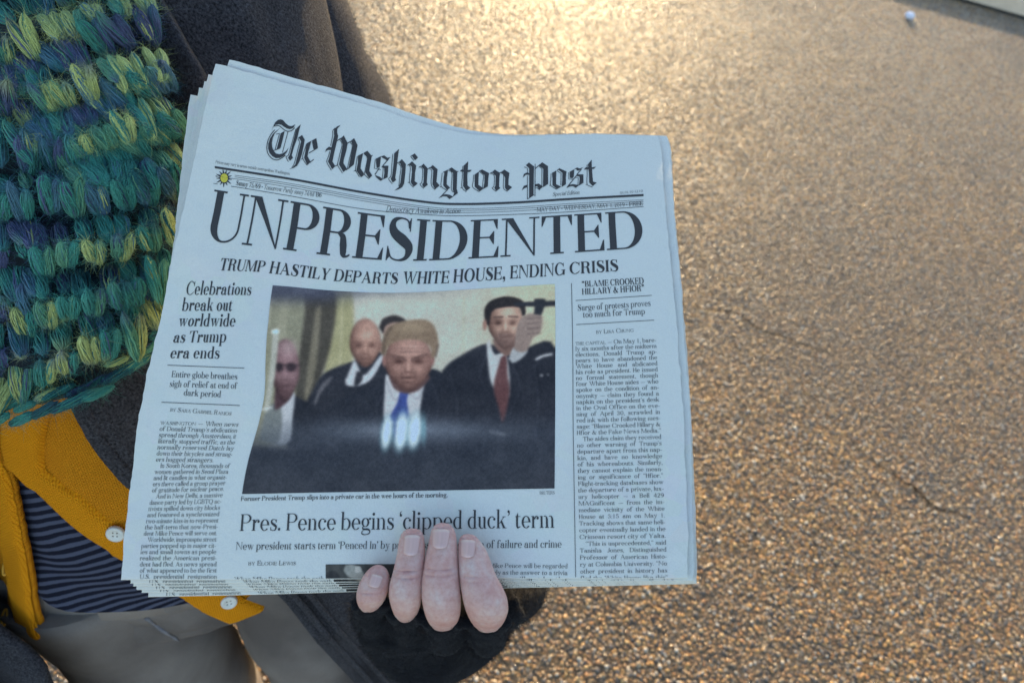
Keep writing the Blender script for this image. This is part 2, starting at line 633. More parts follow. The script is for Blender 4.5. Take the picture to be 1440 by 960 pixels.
# crumpled scrap of paper near the kerb
g = ground_pt(np.array(1277.), np.array(26.))
nu, nv = 40, 24
th = np.linspace(0, 2 * np.pi, nu, endpoint=False)
ph = np.linspace(.02, np.pi - .02, nv)
T, PH = np.meshgrid(th, ph, indexing='ij')
S = np.stack([np.sin(PH) * np.cos(T), np.sin(PH) * np.sin(T), np.cos(PH)], -1)
rr = 1.05 - .5 * np.abs(vnoise(S * 2.2, 5)) - .22 * np.abs(vnoise(S * 4.5, 6))
LV = S * rr[..., None] * np.array([.034, .030, .022]) + g + np.array([0, 0, .018])
lit = mesh_obj('crumpled_paper', LV.reshape(-1, 3), grid_faces(nu, nv, True), M['litter'], smooth=False)
tag(lit, 'small crumpled white paper scrap lying on the pavement near the kerb', 'litter')

# ---- the exposed pebbles themselves, half sunk in the paste (one mass nobody could count)
m, t, b = mat('pebble')
a = node(t, 'ShaderNodeAttribute', attribute_name='Col')
v = tc(t)
f = noise(t, v, 600, 3, .65)
c = mixc(t, 1.0, a.outputs['Color'], ramp(t, f, [(0.3, (.72, .72, .72)), (.7, (1.2, 1.2, 1.2))]), 'MULTIPLY')
t.links.new(c, b.inputs['Base Color'])
gi = t.nodes.new('ShaderNodeNewGeometry')
t.links.new(math_(t, 'MULTIPLY_ADD', gi.outputs['Random Per Island'], .30, .13), b.inputs['Roughness'])
b.inputs['Specular IOR Level'].default_value = .75
bump(t, b, f, .0003)
M['pebble'] = m
SPC = .0106
gx = np.arange(-2.4, 4.2, SPC); gy = np.arange(-.1, 7.0, SPC)
GXp, GYp = np.meshgrid(gx, gy, indexing='ij')
pp = np.stack([GXp, GYp], -1).reshape(-1, 2)
pp = pp + rng.uniform(-.5, .5, pp.shape) * SPC * 1.05
qx, qy, qd = proj(np.column_stack([pp, np.zeros(len(pp))]))
behind_kerb = (pp - k0[:2]) @ kn[:2] > -.03
patch = vnoise(np.column_stack([pp * 2.2, np.zeros(len(pp))]), 301)
keep = (qd > 0) & (qx > -90) & (qx < 1530) & (qy > -70) & (qy < 1040) & ~behind_kerb & (rng.random(len(pp)) < .86 + .10 * patch)
for cg in CRACKS:
    near = (np.abs(pp - cg.mean(0)).max(1) < .8)
    ix = np.where(near & keep)[0]
    dm = np.min(np.linalg.norm(pp[ix][:, None] - cg[None], axis=2), axis=1)
    keep[ix] &= ~((dm < .0075) & (rng.random(len(ix)) < .8))
pp = pp[keep]
N_ = len(pp)
big = rng.random(N_) ** 2.2
ra_ = .0033 + .0031 * big
rb_ = ra_ * rng.uniform(.62, 1.0, N_)
hh_ = ra_ * rng.uniform(.26, .56, N_)
an_ = rng.uniform(0, np.pi, N_)
seg = 7
ca = np.linspace(0, 2 * np.pi, seg, endpoint=False)
rings = [(1.0, -.15), (.90, .58), (.58, .92)]
V_ = np.zeros((N_, seg * 3 + 1, 3))
irr = 1 + .16 * rng.normal(size=(N_, seg))
for r_i, (rr_, zz_) in enumerate(rings):
    lx = ra_[:, None] * rr_ * np.cos(ca) * irr; ly = rb_[:, None] * rr_ * np.sin(ca) * irr
    V_[:, r_i * seg:(r_i + 1) * seg, 0] = lx * np.cos(an_)[:, None] - ly * np.sin(an_)[:, None]
    V_[:, r_i * seg:(r_i + 1) * seg, 1] = lx * np.sin(an_)[:, None] + ly * np.cos(an_)[:, None]
    V_[:, r_i * seg:(r_i + 1) * seg, 2] = hh_[:, None] * zz_
V_[:, -1, 2] = hh_
tilt = rng.normal(size=(N_, 2)) * .11
V_[:, :, 2] += V_[:, :, 0] * tilt[:, :1] + V_[:, :, 1] * tilt[:, 1:]
V_[:, :, :2] += pp[:, None]
V_[:, :, 2] += .0004
bse = (np.arange(N_) * (seg * 3 + 1))[:, None]
ii_ = np.arange(seg)[None]; jj_ = (np.arange(seg)[None] + 1) % seg
FQ = np.concatenate([np.stack([bse + r * seg + ii_, bse + r * seg + jj_, bse + (r + 1) * seg + jj_, bse + (r + 1) * seg + ii_], -1).reshape(-1, 4) for r in (0, 1)])
FT = np.stack([bse + 2 * seg + ii_, bse + 2 * seg + jj_, np.broadcast_to(bse + 3 * seg, (N_, seg))], -1).reshape(-1, 3)
PAL = np.array([srgb(*c_) for c_ in ((96, 88, 80), (178, 140, 92), (206, 150, 74), (150, 108, 64), (186, 158, 120), (124, 112, 100), (220, 174, 104), (170, 124, 70), (204, 190, 168), (208, 196, 174), (74, 66, 60), (190, 128, 62), (140, 122, 104))])
PW = np.array([.08, .13, .10, .12, .10, .09, .08, .11, .06, .03, .05, .05, .10]); PW = PW / PW.sum()
pc_ = PAL[rng.choice(len(PAL), N_, p=PW)]
gy_ = pc_.mean(1, keepdims=True)
pc_ = (gy_ + (pc_ - gy_) * .95) * rng.uniform(.80, 1.18, (N_, 1)) * .80 + .12 * srgb(150, 120, 84)
grey_blotch = smoothstep(-.1, .7, vnoise(np.column_stack([pp * 1.1, np.zeros(N_)]), 305) + .4 * vnoise(np.column_stack([pp * 3.7, np.zeros(N_)]), 306))[:, None]  # the same kind of broad greyish patches on the pebbles
pc_ = pc_ * (1 - grey_blotch * .38) + srgb(96, 90, 82) * grey_blotch * .30
peb = mesh_obj('pebbles', V_.reshape(-1, 3), [FQ, FT], M['pebble'], None, True, col=np.repeat(np.clip(pc_, .01, .85), seg * 3 + 1, 0))
tag(peb, 'tan, gold and grey pebbles set in the pavement surface', kind='stuff')
print('pebbles', N_)

# ================================================================== THE PERSON
FAC = np.array([.5, -.866, 0]); LEFT = np.array([.866, .5, 0]); UP = np.array([0, 0, 1.])
AX = np.array([(0.0, -.275, .285), (.84, -.27, .265), (.95, -.29, .295), (1.12, -.345, .36), (1.3, -.45, .49), (1.5, -.52, .585)])
def axis(z):
    z = np.asarray(z, float)
    return np.stack([np.interp(z, AX[:, 0], AX[:, 1]), np.interp(z, AX[:, 0], AX[:, 2]), z], -1)
AZ = np.array([(.0, .15, .12), (.5, .17, .12), (.85, .175, .125), (.95, .16, .115), (1.05, .155, .112), (1.2, .175, .125), (1.32, .185, .115), (1.38, .17, .095), (1.43, .07, .065), (1.5, .055, .06)])
def semi(z, off):
    return np.interp(z, AZ[:, 0], AZ[:, 1]) + off, np.interp(z, AZ[:, 0], AZ[:, 2]) + off
def body_pt(phi, z, off=0.0, flare=None):
    phi = np.asarray(phi, float); z = np.asarray(z, float)
    a, b = semi(z, off)
    if flare is not None:
        a = a + flare; b = b + flare
    return axis(z) + LEFT * (a * np.sin(phi))[..., None] + FAC * (b * np.cos(phi))[..., None]
def hit(px, py, off=0.0, extra=None):
    """first hit of a view ray with the torso surface: depth, phi, z"""
    px = np.atleast_1d(np.asarray(px, float)); py = np.atleast_1d(np.asarray(py, float))
    ds = np.linspace(.12, 1.5, 700)
    pts = P(px[:, None], py[:, None], ds[None, :])
    z = pts[..., 2]
    q = pts - axis(z)
    a, b = semi(z, off)
    if extra is not None:
        e = extra(z); a = a + e; b = b + e
    u, v = q @ LEFT, q @ FAC
    gval = (u / a) ** 2 + (v / b) ** 2 - 1
    ok = (gval < 0) & (z < 1.5) & (z > 0)
    k = np.where(ok.any(1), ok.argmax(1), gval.argmin(1))
    ii = np.arange(len(px))
    return ds[k], np.arctan2((u / a)[ii, k], (v / b)[ii, k]), z[ii, k]

person = empty('person', tuple(axis(0.0)))
tag(person, 'person in dark wool coat, teal knitted scarf and mustard cardigan, holding a pile of newspapers', 'person')
bpy.context.view_layer.update()
PINV = person.matrix_world.inverted()
def part(name, V, F, mt, smooth=True, col=None, uv=None, parent=None):
    o = mesh_obj(name, V, F, mt, None, smooth, col, uv)
    o.parent = parent or person
    if parent is None: o.matrix_parent_inverse = PINV
    return o

def shell(name, phiR, phiL, ztop, zbot, off, mt, nu=150, nv=90, thick=.004, wrinkle=.003, seed=1, extra=None, back=True):
    """garment shell: open in front between phiL (viewer left edge) and phiR (viewer right edge), going round the back.
    phiR, phiL: functions of z ; zbot: function of phi in 0..1 fraction"""
    fu = np.linspace(0, 1, nu)
    fv = np.linspace(0, 1, nv)
    U_, V_ = np.meshgrid(fu, fv, indexing='ij')
    zb = zbot(U_)
    Z = zb + (ztop - zb) * V_
    pr, pl = phiR(Z), phiL(Z) + 2 * np.pi
    PHI = pr + (pl - pr) * U_
    e = extra(Z) if extra is not None else 0
    Pt = body_pt(PHI, Z, off, e)
    N = LEFT * np.sin(PHI)[..., None] + FAC * np.cos(PHI)[..., None]
    wv = vnoise(np.stack([PHI * 3.2, Z * 9, 0 * Z], -1), seed) + .6 * vnoise(np.stack([PHI * 7 + Z * 12, Z * 16, 0 * Z], -1), seed + 3)
    Pt = Pt + N * (wv * wrinkle)[..., None]
    uv = np.stack([PHI * .16, Z], -1).reshape(-1, 2)
    o_ = Pt.reshape(-1, 3)
    i_ = (Pt - N * thick).reshape(-1, 3)
    Fo = grid_faces(nu, nv)
    Fi = Fo[:, ::-1] + len(o_)
    idx = np.arange(nu * nv).reshape(nu, nv)
    ring = np.concatenate([idx[:, 0], idx[-1, 1:], idx[-2::-1, -1], idx[0, -2:0:-1]])
    r2 = np.roll(ring, -1)
    Fr = np.stack([r2, ring, ring + len(o_), r2 + len(o_)], -1)
    V = np.vstack([o_, i_])
    ob = part(name, V, np.vstack([Fo, Fi, Fr]), mt, uv=np.vstack([uv, uv]))
    return ob, Pt, N, Fo

# ---- striped shirt (full tube)
nu, nv = 120, 70
PHI, Z = np.meshgrid(np.linspace(-np.pi, np.pi, nu), np.linspace(.884, 1.36, nv), indexing='ij')
fold = .004 * np.sin(Z * 70 + PHI * 5 + 2 * vnoise(np.stack([PHI * 2, Z * 6, 0 * Z], -1), 4)) * smoothstep(.98, .88, Z)
SV = body_pt(PHI, Z, .006) + (LEFT * np.sin(PHI)[..., None] + FAC * np.cos(PHI)[..., None]) * (fold + .003 * vnoise(np.stack([PHI * 3, Z * 10, 0 * Z], -1), 9))[..., None]
part('shirt', SV.reshape(-1, 3), grid_faces(nu, nv), M['striped_jersey'], uv=np.stack([PHI * .16, Z], -1).reshape(-1, 2))

def hipw(PHI, Z):
    return vnoise(np.stack([PHI * 3, Z * 18, 0 * Z], -1), 21) * .006 + np.abs(vnoise(np.stack([PHI * 5 + Z * 34, Z * 22 - PHI * 3, 0 * Z], -1), 22)) * .008 - .004

# ---- jeans: hips + two legs, down to the ground, with shoes
jp = []
juv = []
nu, nv = 90, 40
PHI, Z = np.meshgrid(np.linspace(-np.pi, np.pi, nu, endpoint=False), np.linspace(.70, .885, nv), indexing='ij')
w1 = hipw(PHI, Z)
HV = body_pt(PHI, Z, -.002 - .06 * smoothstep(.80, .70, Z)[()]) if False else axis(Z) + LEFT * ((.190 - .05 * smoothstep(.79, .70, Z) + w1) * np.sin(PHI) - .02)[..., None] + FAC * ((.112 - .035 * smoothstep(.79, .70, Z) + w1) * np.cos(PHI) - .008)[..., None]
jp.append((HV.reshape(-1, 3), grid_faces(nu, nv, True)))
juv.append(np.stack([PHI * .16, Z], -1).reshape(-1, 2))
LEGP = {}
for sgn, (lx, ly) in ((-1, (262., 955.)), (1, (478., 935.))):
    k_ = P(lx, ly, .95)
    dn = np.array([.01 * sgn, .03, 0])
    LEGP[sgn] = [k_, k_ + dn - UP * .2, k_ + dn * 1.6 - UP * (k_[2] - .12), k_ + dn * 1.6 - UP * (k_[2] - .05)]
for sgn in (-1, 1):
    path = catmull([axis(.84) + LEFT * (sgn * .095 - .02), *LEGP[sgn]], 60)
    rad = np.interp(np.linspace(0, 1, 60), [0, .25, .5, .75, 1], [.092, .080, .068, .060, .060])
    rad = rad + .004 * np.sin(np.linspace(0, 60, 60)) * rng.random(60)
    V, F = loft(path, rad, rad * 1.05, FAC, 40)
    jp.append((V, F))
    juv.append(np.stack([np.repeat(np.linspace(0, .5, 40), 60), np.tile(path[:, 2], 40)], -1))
    juv[-1] = np.vstack([juv[-1], [[0, 0], [0, 0]]])
V, F = join(jp)
jeans = part('jeans', V, F, M['denim'], uv=np.vstack(juv))
# waistband and a stitched pocket/fly seam
PHI, Z = np.meshgrid(np.linspace(-np.pi, np.pi, 90, endpoint=False), np.array([.850, .852, .882, .885]), indexing='ij')
WV = axis(Z) + LEFT * (np.array([.1890, .1915, .1915, .1890]) * np.sin(PHI) - .02)[..., None] + FAC * (np.array([.1115, .1140, .1140, .1115]) * np.cos(PHI) - .008)[..., None]
part('waistband', WV.reshape(-1, 3), grid_faces(90, 4, True), M['denim'], uv=np.stack([Z * .3, PHI * .16], -1).reshape(-1, 2), parent=jeans)
sp_ = catmull([(205, 868), (235, 890), (268, 908), (300, 916), (335, 912), (366, 901)], 40)
def hip_hit(px, py):
    px = np.asarray(px, float); py = np.asarray(py, float)
    ds = np.linspace(.4, 1.3, 900)
    pts = P(px[:, None], py[:, None], ds[None])
    z = pts[..., 2]; q = pts - axis(z)
    a = .190 - .05 * smoothstep(.79, .70, z); bb = .112 - .035 * smoothstep(.79, .70, z)
    w_ = hipw(np.arctan2((q @ LEFT + .02) / a, (q @ FAC + .008) / bb), z); a = a + w_; bb = bb + w_
    gv = ((q @ LEFT + .02) / a) ** 2 + ((q @ FAC + .008) / bb) ** 2 - 1
    k = np.where((gv < 0).any(1), (gv < 0).argmax(1), gv.argmin(1))
    return ds[k]
sd_ = hip_hit(sp_[:, 0], sp_[:, 1]) - .0012
V, F = loft(P(sp_[:, 0], sp_[:, 1], sd_), np.full(40, .0022), np.full(40, .0016), -_F, 8)
part('seam', V, F, M['seam_thread'], uv=np.zeros((len(V), 2)), parent=jeans)
for sgn in (-1, 1):
    base = LEGP[sgn][-1] * np.array([1, 1, 0])
    path = np.array([base - FAC * .09 + UP * .045, base - FAC * .03 + UP * .05, base + FAC * .06 + UP * .045, base + FAC * .14 + UP * .03, base + FAC * .165 + UP * .025])
    V, F = loft(catmull(path, 24), np.interp(np.linspace(0, 1, 24), [0, .1, .5, .9, 1], [.02, .036, .044, .04, .015]), np.interp(np.linspace(0, 1, 24), [0, .3, 1], [.04, .045, .02]), UP, 20)
    part('shoe', V, F, M['leather'])

# ---- mustard cardigan
def edge_fn(pix, off, extra=None):
    p = catmull(pix, 60)
    d, ph, z = hit(p[:, 0], p[:, 1], off, extra)
    o = np.argsort(z)
    zz, pp = z[o], ph[o]
    return (lambda Z: np.interp(Z, zz, pp)), zz[0], zz[-1]
CO = .016
cR, zr0, zr1 = edge_fn([(4, 560), (8, 640), (60, 690), (110, 738), (170, 780), (240, 826), (285, 856), (318, 872)], CO)
cL, zl0, zl1 = edge_fn([(-6, 560), (2, 640), (16, 670), (28, 730), (42, 800), (52, 870), (72, 915), (87, 946)], CO)
print('cardigan z', zr0, zr1, zl0, zl1)
def card_hem(u):
    zb = np.interp(u, [0, .04, .15, .5, .85, .97, 1], [zr0, zr0 + .018, zr0 + .022, zr0, zl0 + .03, zl0 + .014, zl0])
    return zb
card, CP, CN, CF = shell('cardigan', cR, cL, 1.33, card_hem, CO, M['mustard_knit'], 240, 110, .005, .0022, 31)
# front bands (button band and buttonhole band) along both edges
def band(fn, z0, z1, width, sign, off, seed):
    zz = np.linspace(z0, z1, 120)
    uu = np.linspace(0, 1, 14)
    Zb, Ub = np.meshgrid(zz, uu, indexing='ij')
    ph = fn(Zb) + sign * Ub * width / .15
    prof = .0045 * np.sqrt(np.clip(1 - (2 * Ub - 1) ** 6, 0, 1))
    Pb = body_pt(ph, Zb, off) + (LEFT * np.sin(ph)[..., None] + FAC * np.cos(ph)[..., None]) * (prof + .0006 * vnoise(np.stack([Zb * 40, Ub * 2, 0 * Zb], -1), seed))[..., None]
    return part('button_band', Pb.reshape(-1, 3), grid_faces(120, 14), M['mustard_band'], uv=np.stack([ph * .15, Zb], -1).reshape(-1, 2), parent=card)
bandR = band(cR, zr0 + .001, 1.25, .030, 1, CO + .001, 41)
bandL = band(cL, zl0 + .001, 1.25, .026, -1, CO + .001, 42)
def disc_on(px, py, off, r, name, mt, parent, hgt=.002):
    d, ph, z = hit(px, py, off)
    c = P(px, py, d[0] - .0045)
    nrm = (LEFT * math.sin(ph[0]) + FAC * math.cos(ph[0])) * .7 - _F * .3 + UP * .25
    nrm /= np.linalg.norm(nrm)
    e1 = np.cross(nrm, UP); e1 /= np.linalg.norm(e1); e2 = np.cross(nrm, e1)
    prof_ = [(0, .0012), (.45, .0012), (.55, .0016), (.8, .0022), (.95, .0018), (1, .0008), (1, -.001)]
    n_ = 28
    an = np.linspace(0, 2 * np.pi, n_, endpoint=False)
    V = np.array([[c + r * q * (e1 * math.cos(x) + e2 * math.sin(x)) + nrm * (h + hgt) for q, h in prof_] for x in an])
    o = part(name, V.reshape(-1, 3), grid_faces(n_, len(prof_), True), mt, parent=parent)
    hp = []
    for sx, sy in ((.22, .22), (-.22, .22), (.22, -.22), (-.22, -.22)):
        cc = c + r * (e1 * sx + e2 * sy) + nrm * (hgt + .0013)
        hp.append((np.vstack([cc, [cc + r * .09 * (e1 * math.cos(x) + e2 * math.sin(x)) for x in an[::4]]]), np.array([[0, 1 + (k + 1) % 7, 1 + k] for k in range(7)])))
    V, F = join(hp)
    part('button_hole', V, F, M['button_hole'], parent=o)
    return o
disc_on(164., 748., CO, .0076, 'button', M['button_plastic'], card)
disc_on(322., 844., CO, .0074, 'button', M['button_plastic'], card)
# buttonholes on the other band: oval of stitches
for (bx, by) in ((8., 796.), (6., 868.)):
    d, ph, z = hit(bx, by, CO)
    a_ = np.linspace(0, 2 * np.pi, 40)
    V, F = loft(P(bx + 3.2 * np.cos(a_) - 2.0 * np.sin(a_), by + 12 * np.sin(a_), np.full(40, d[0] - .0055)), np.full(40, .0012), np.full(40, .001), -_F, 6)
    part('buttonhole', V, F, M['thread'], parent=card)

# ---- coat: open front, flared skirt, lapel, sleeves
def coat_extra(z):
    return .10 * smoothstep(.92, .45, z) + .012 * smoothstep(1.2, .9, z)
OO = .034
kR, kz0, kz1 = edge_fn([(60, 460), (98, 560), (125, 612), (160, 655), (190, 685), (285, 760), (385, 832), (440, 896), (500, 962), (535, 1010)], OO, coat_extra)
kLz = lambda Z: np.where(Z > .94, np.minimum(cL(Z) - .12, -1.03), np.interp(Z, [.80, .86, .875, .89, .94], [-.60, -.66, -.78, -.92, -1.05]))
print('coat z', kz0, kz1)
coat, KP, KN, KF = shell('coat', lambda Z: kR(Z), kLz, 1.38, lambda u: .46 + .02 * np.sin(u * 20), OO, M['coat_wool'], 200, 130, .007, .006, 51, coat_extra)
p_, n_, _ = sample_quads(KP.reshape(-1, 3), KF, 50000)
V, F = fibres(p_, n_, .0045, .00005, 1.2)
fz = [(V, F)]
# topstitched double edge of the coat front
zz = np.linspace(.47, 1.3, 160)
for o_ in (.010, .020):
    ph = kR(zz) + o_ / .19
    pth = body_pt(ph, zz, OO, coat_extra(zz)) + (LEFT * np.sin(ph)[:, None] + FAC * np.cos(ph)[:, None]) * .004
    V, F = loft(pth, np.full(160, .0035), np.full(160, .0026), FAC, 6)
    part('edge_seam', V, F, M['coat_wool'], parent=coat)
# sleeve of the visible arm: shoulder -> elbow -> wrist behind the papers
SH = P(400., -60., .62); 
def sleeve(path, rad, seed):
    n = 90
    p = catmull(path, n)
    r = np.interp(np.linspace(0, 1, n), np.linspace(0, 1, len(rad)), rad)
    V, F = loft(p, r, r * .95, UP + .2 * FAC, 56, cap=True)
    nrm = V[:56 * n].reshape(56, n, 3) - p[None]
    ln = np.linalg.norm(nrm, axis=2, keepdims=True)
    nn = nrm / ln
    wv = vnoise(V[:56 * n].reshape(56, n, 3) * np.array([14, 14, 22]), seed) * .007 + vnoise(V[:56 * n].reshape(56, n, 3) * 34, seed + 1) * .0025
    V[:56 * n] = (V[:56 * n].reshape(56, n, 3) + nn * wv[..., None]).reshape(-1, 3)
    return V, F, nn.reshape(-1, 3)
WR = P(640., 800., .50)
slv = [P(200., -130., .66), P(310., -50., .66), P(385., 50., .68), P(440., 170., .70), P(505., 330., .72), P(545., 480., .70), P(585., 620., .62), P(620., 745., .53), P(640., 800., .49)]
V, F, nn = sleeve(slv, [.075, .085, .083, .080, .078, .076, .066, .055, .050], 61)
slo = part('sleeve', V, F, M['coat_wool'], parent=coat)
p_, n_, _ = sample_quads(V, F[0], 70000)
fz.append(fibres(p_, -n_ if (np.einsum('ij,ij->i', n_, p_ - np.array(slv[4])).mean() < 0) else n_,   .0075, .00006, 1.2, .7))
# sleeve on the far side (out of the picture)
s2 = [axis(1.34) - LEFT * .13, axis(1.31) - LEFT * .22, axis(1.1) - LEFT * .27 + FAC * .03, axis(.9) - LEFT * .26 + FAC * .09, axis(.78) - LEFT * .24 + FAC * .14]
V, F, nn = sleeve(s2, [.08, .085, .075, .065, .058], 71)
part('sleeve', V, F, M['coat_wool'], parent=coat)
# lapel: folded flap lying on the chest, from collar down behind the scarf
lp_o = catmull([(205, -40), (262, 60), (288, 115), (272, 165), (262, 215), (240, 300)], 50)
lp_i = catmull([(120, -40), (170, 50), (190, 120), (200, 180), (200, 240), (190, 320)], 50)
uu = np.linspace(0, 1, 26)
LX = lp_i[:, None] * (1 - uu[None, :, None]) + lp_o[:, None] * uu[None, :, None]
LD = np.interp(np.linspace(0, 1, 50), [0, .5, 1], [.478, .492, .500])[:, None] - .012 * uu[None] ** 2 + .006 * (1 - np.sqrt(np.clip(1 - (uu[None] * 2 - 1) ** 4, 0, 1)))
LPt = P(LX[..., 0], LX[..., 1], LD)
LPt = LPt + _F * (.003 * vnoise(LPt * 25, 8))[..., None]
V = np.vstack([LPt.reshape(-1, 3), (LPt + _F * .008).reshape(-1, 3)])
Fo = grid_faces(50, 26)
idx = np.arange(50 * 26).reshape(50, 26)
ring = np.concatenate([idx[:, 0], idx[-1, 1:], idx[-2::-1, -1], idx[0, -2:0:-1]])
r2 = np.roll(ring, -1)
part('lapel', V, np.vstack([Fo, Fo[:, ::-1] + 1300, np.stack([r2, ring, ring + 1300, r2 + 1300], -1)]), M['coat_wool'], parent=coat)
p_, n_, _ = sample_quads(LPt.reshape(-1, 3), Fo, 5000)
fz.append(fibres(p_, n_ * np.sign(np.einsum('ij,j->i', n_, -_F))[:, None], .0045, .00005, 1.2))
# chest panel of the coat between lapel and sleeve
cp_l = catmull([(170, -60), (215, 40), (250, 130), (240, 240), (225, 330), (200, 470), (160, 600)], 60)
cp_r = catmull([(330, -60), (365, 60), (395, 150), (420, 260), (440, 380), (450, 500), (430, 640)], 60)
uu = np.linspace(0, 1, 30)
CX = cp_l[:, None] * (1 - uu[None, :, None]) + cp_r[:, None] * uu[None, :, None]
CD = (.545 + .06 * np.linspace(0, 1, 60))[:, None] + .05 * uu[None] ** 2
CPt = P(CX[..., 0], CX[..., 1], CD)
CPt = CPt + _F * (.006 * vnoise(CPt * 16, 18))[..., None]
V = np.vstack([CPt.reshape(-1, 3), (CPt + _F * .012).reshape(-1, 3)])
Fo = grid_faces(60, 30)
idx = np.arange(1800).reshape(60, 30)
ring = np.concatenate([idx[:, 0], idx[-1, 1:], idx[-2::-1, -1], idx[0, -2:0:-1]])
r2 = np.roll(ring, -1)
part('chest_panel', V, np.vstack([Fo, Fo[:, ::-1] + 1800, np.stack([r2, ring, ring + 1800, r2 + 1800], -1)]), M['coat_wool'], parent=coat)
p_, n_, _ = sample_quads(CPt.reshape(-1, 3), Fo, 12000)
fz.append(fibres(p_, n_ * np.sign(np.einsum('ij,j->i', n_, -_F))[:, None], .0045, .00005, 1.2))
V, F = join(fz)
tag(part('wool_nap', V, F, M['coat_fibre'], smooth=False, parent=coat), kind='stuff')

for qx, qy in ((0, 20), (100, 50), (200, 60), (100, 250), (220, 200), (100, 400), (60, 560), (200, 480)):
    print('hit', qx, qy, 'coat', hit(qx, qy, OO, coat_extra), 'card', hit(qx, qy, CO)[0])

# ================================================================== THE NEWSPAPER PAGE: its bent surface
# Page coordinates: s across 0..1, t down 0..1.  The sheet sags in the middle and its upper left
# corner is turned towards the viewer, so the surface is a lattice of measured points.
LEFT_E = [(303, 90), (280, 190), (260, 287), (240, 370), (226, 452), (210, 510), (197, 577), (188, 643), (177, 736), (170, 814)]
RIGHT_E = [(925, 191), (930, 210), (937, 310), (945, 385), (953, 478), (960, 569), (964, 655), (967, 746), (967, 812)]
ROWS = [
    [(303, 90), (320, 94), (360, 105), (410, 119), (470, 135), (530, 152), (580, 169), (620, 180), (660, 188.5), (700, 191.5), (750, 191), (825, 189), (925, 191)],
    [(272, 229), (302, 235), (410, 252), (510, 270.5), (600, 284), (650, 287), (725, 284.5), (800, 280), (905, 274), (936, 272)],
    [(250, 328), (302, 338), (339, 343), (393, 349.5), (436, 355.5), (482, 361), (546, 366.2), (580, 366.8), (612, 366), (657, 364), (704, 361.5), (774, 357.5), (814, 355), (872, 351), (942, 347)],
    [(238, 374), (313, 380.4), (384, 386), (455, 393), (505, 397), (551, 398.8), (623, 398), (700, 393.5), (792, 387), (866, 381), (946, 375)],
    [(233, 399), (300, 399.5), (384, 401.5), (460, 408.5), (539, 412), (600, 410.5), (656, 407), (780, 399), (947, 390)],
    [(208, 512), (235, 513), (344, 517.5), (450, 521), (560, 522), (680, 519.5), (780, 516), (811, 515), (955, 508)],
    [(183, 697), (340, 694.5), (460, 692), (620, 689), (780, 686), (966, 682.5)],
    [(177, 748), (338, 746), (560, 744), (779, 742), (967, 740.5)],
    [(170, 814), (329, 814), (459, 813), (560, 812.6), (700, 812.2), (780, 812.3), (967, 812)],
]
NS_, NT_ = 121, 161
def _x_of_y(edge, y):
    e = np.array(edge, float)
    return np.interp(y, e[:, 1], e[:, 0])
SS = np.linspace(0, 1, NS_)
rowx, rowy, rowt = [], [], []
for r in ROWS:
    r = np.array(r, float)
    yl, yr = r[0, 1], r[-1, 1]
    xl, xr = _x_of_y(LEFT_E, yl), _x_of_y(RIGHT_E, yr)
    x = xl + (xr - xl) * SS
    ys = np.interp(x, *catmull(r, 300).T)
    k = np.ones(9) / 9
    ys = np.concatenate([ys[:4], np.convolve(ys, k, 'valid'), ys[-4:]])
    rowx.append(x); rowy.append(ys)
    Yn = (ys[60] - rowy[0][60]) / 641.0
    rowt.append(.49 * Yn / (.38 + .11 * Yn))
rowt = np.array(rowt); rowt = (rowt - rowt[0]) / (rowt[-1] - rowt[0])
rowx = np.array(rowx); rowy = np.array(rowy)
def pchip(xk, Y, x):
    """monotone cubic along axis 0"""
    h = np.diff(xk); dl = np.diff(Y, axis=0) / h[:, None]
    d = np.zeros_like(Y)
    d[0], d[-1] = dl[0], dl[-1]
    w1 = (2 * h[1:] + h[:-1])[:, None]; w2 = (h[1:] + 2 * h[:-1])[:, None]
    same = dl[:-1] * dl[1:] > 0
    with np.errstate(divide='ignore', invalid='ignore'):
        hm = (w1 + w2) / (w1 / dl[:-1] + w2 / dl[1:])
    d[1:-1] = np.where(same, hm, 0)
    i = np.clip(np.searchsorted(xk, x) - 1, 0, len(xk) - 2)
    u = ((x - xk[i]) / h[i])[:, None]
    hh = h[i][:, None]
    return (Y[i] * (1 + 2 * u) * (1 - u) ** 2 + d[i] * hh * u * (1 - u) ** 2 + Y[i + 1] * u * u * (3 - 2 * u) + d[i + 1] * hh * u * u * (u - 1))
TT = np.linspace(0, 1, NT_)
GX = pchip(rowt, rowx, TT).T          # [s,t]
GY = pchip(rowt, rowy, TT).T
# outer edges follow their measured polylines
GX = GX + (1 - SS)[:, None] * (_x_of_y(LEFT_E, GY[0]) - GX[0])[None] + SS[:, None] * (_x_of_y(RIGHT_E, GY[-1]) - GX[-1])[None]
# crease bulge in the left columns
GX = GX + 15 * np.exp(-((GY - 565) / 75) ** 2) * (np.clip(SS / .16, 0, 1) * smoothstep(.55, .20, SS))[:, None]
TG, SG = np.meshgrid(TT, SS)
GD = .380 + (1 - TG) * (.058 + .052 * smoothstep(0, 1, SG)) + .013 * np.exp(-((SG - .60) / .22) ** 2) * (1 - TG) ** 1.2
GD = GD - .004 * np.exp(-((SG - .16) / .10) ** 2) * np.exp(-((TG - .62) / .2) ** 2)
GD = GD + .0022 * vnoise(np.stack([SG * 5, TG * 4, 0 * SG], -1), 77) + .0008 * vnoise(np.stack([SG * 13, TG * 11, 0 * SG], -1), 78)
GD = GD + .0016 * np.exp(-((SG - .555) / .16) ** 2 - ((TG - .97) / .10) ** 2)      # pressed in under the fingers
GD = GD + .0007 * np.sin((SG * 1.3 + TG * .35) * 38 + 3 * vnoise(np.stack([SG * 4, TG * 3, 0 * SG], -1), 60)) * np.exp(-((SG - .08) / .14) ** 2) * smoothstep(.2, .6, TG)
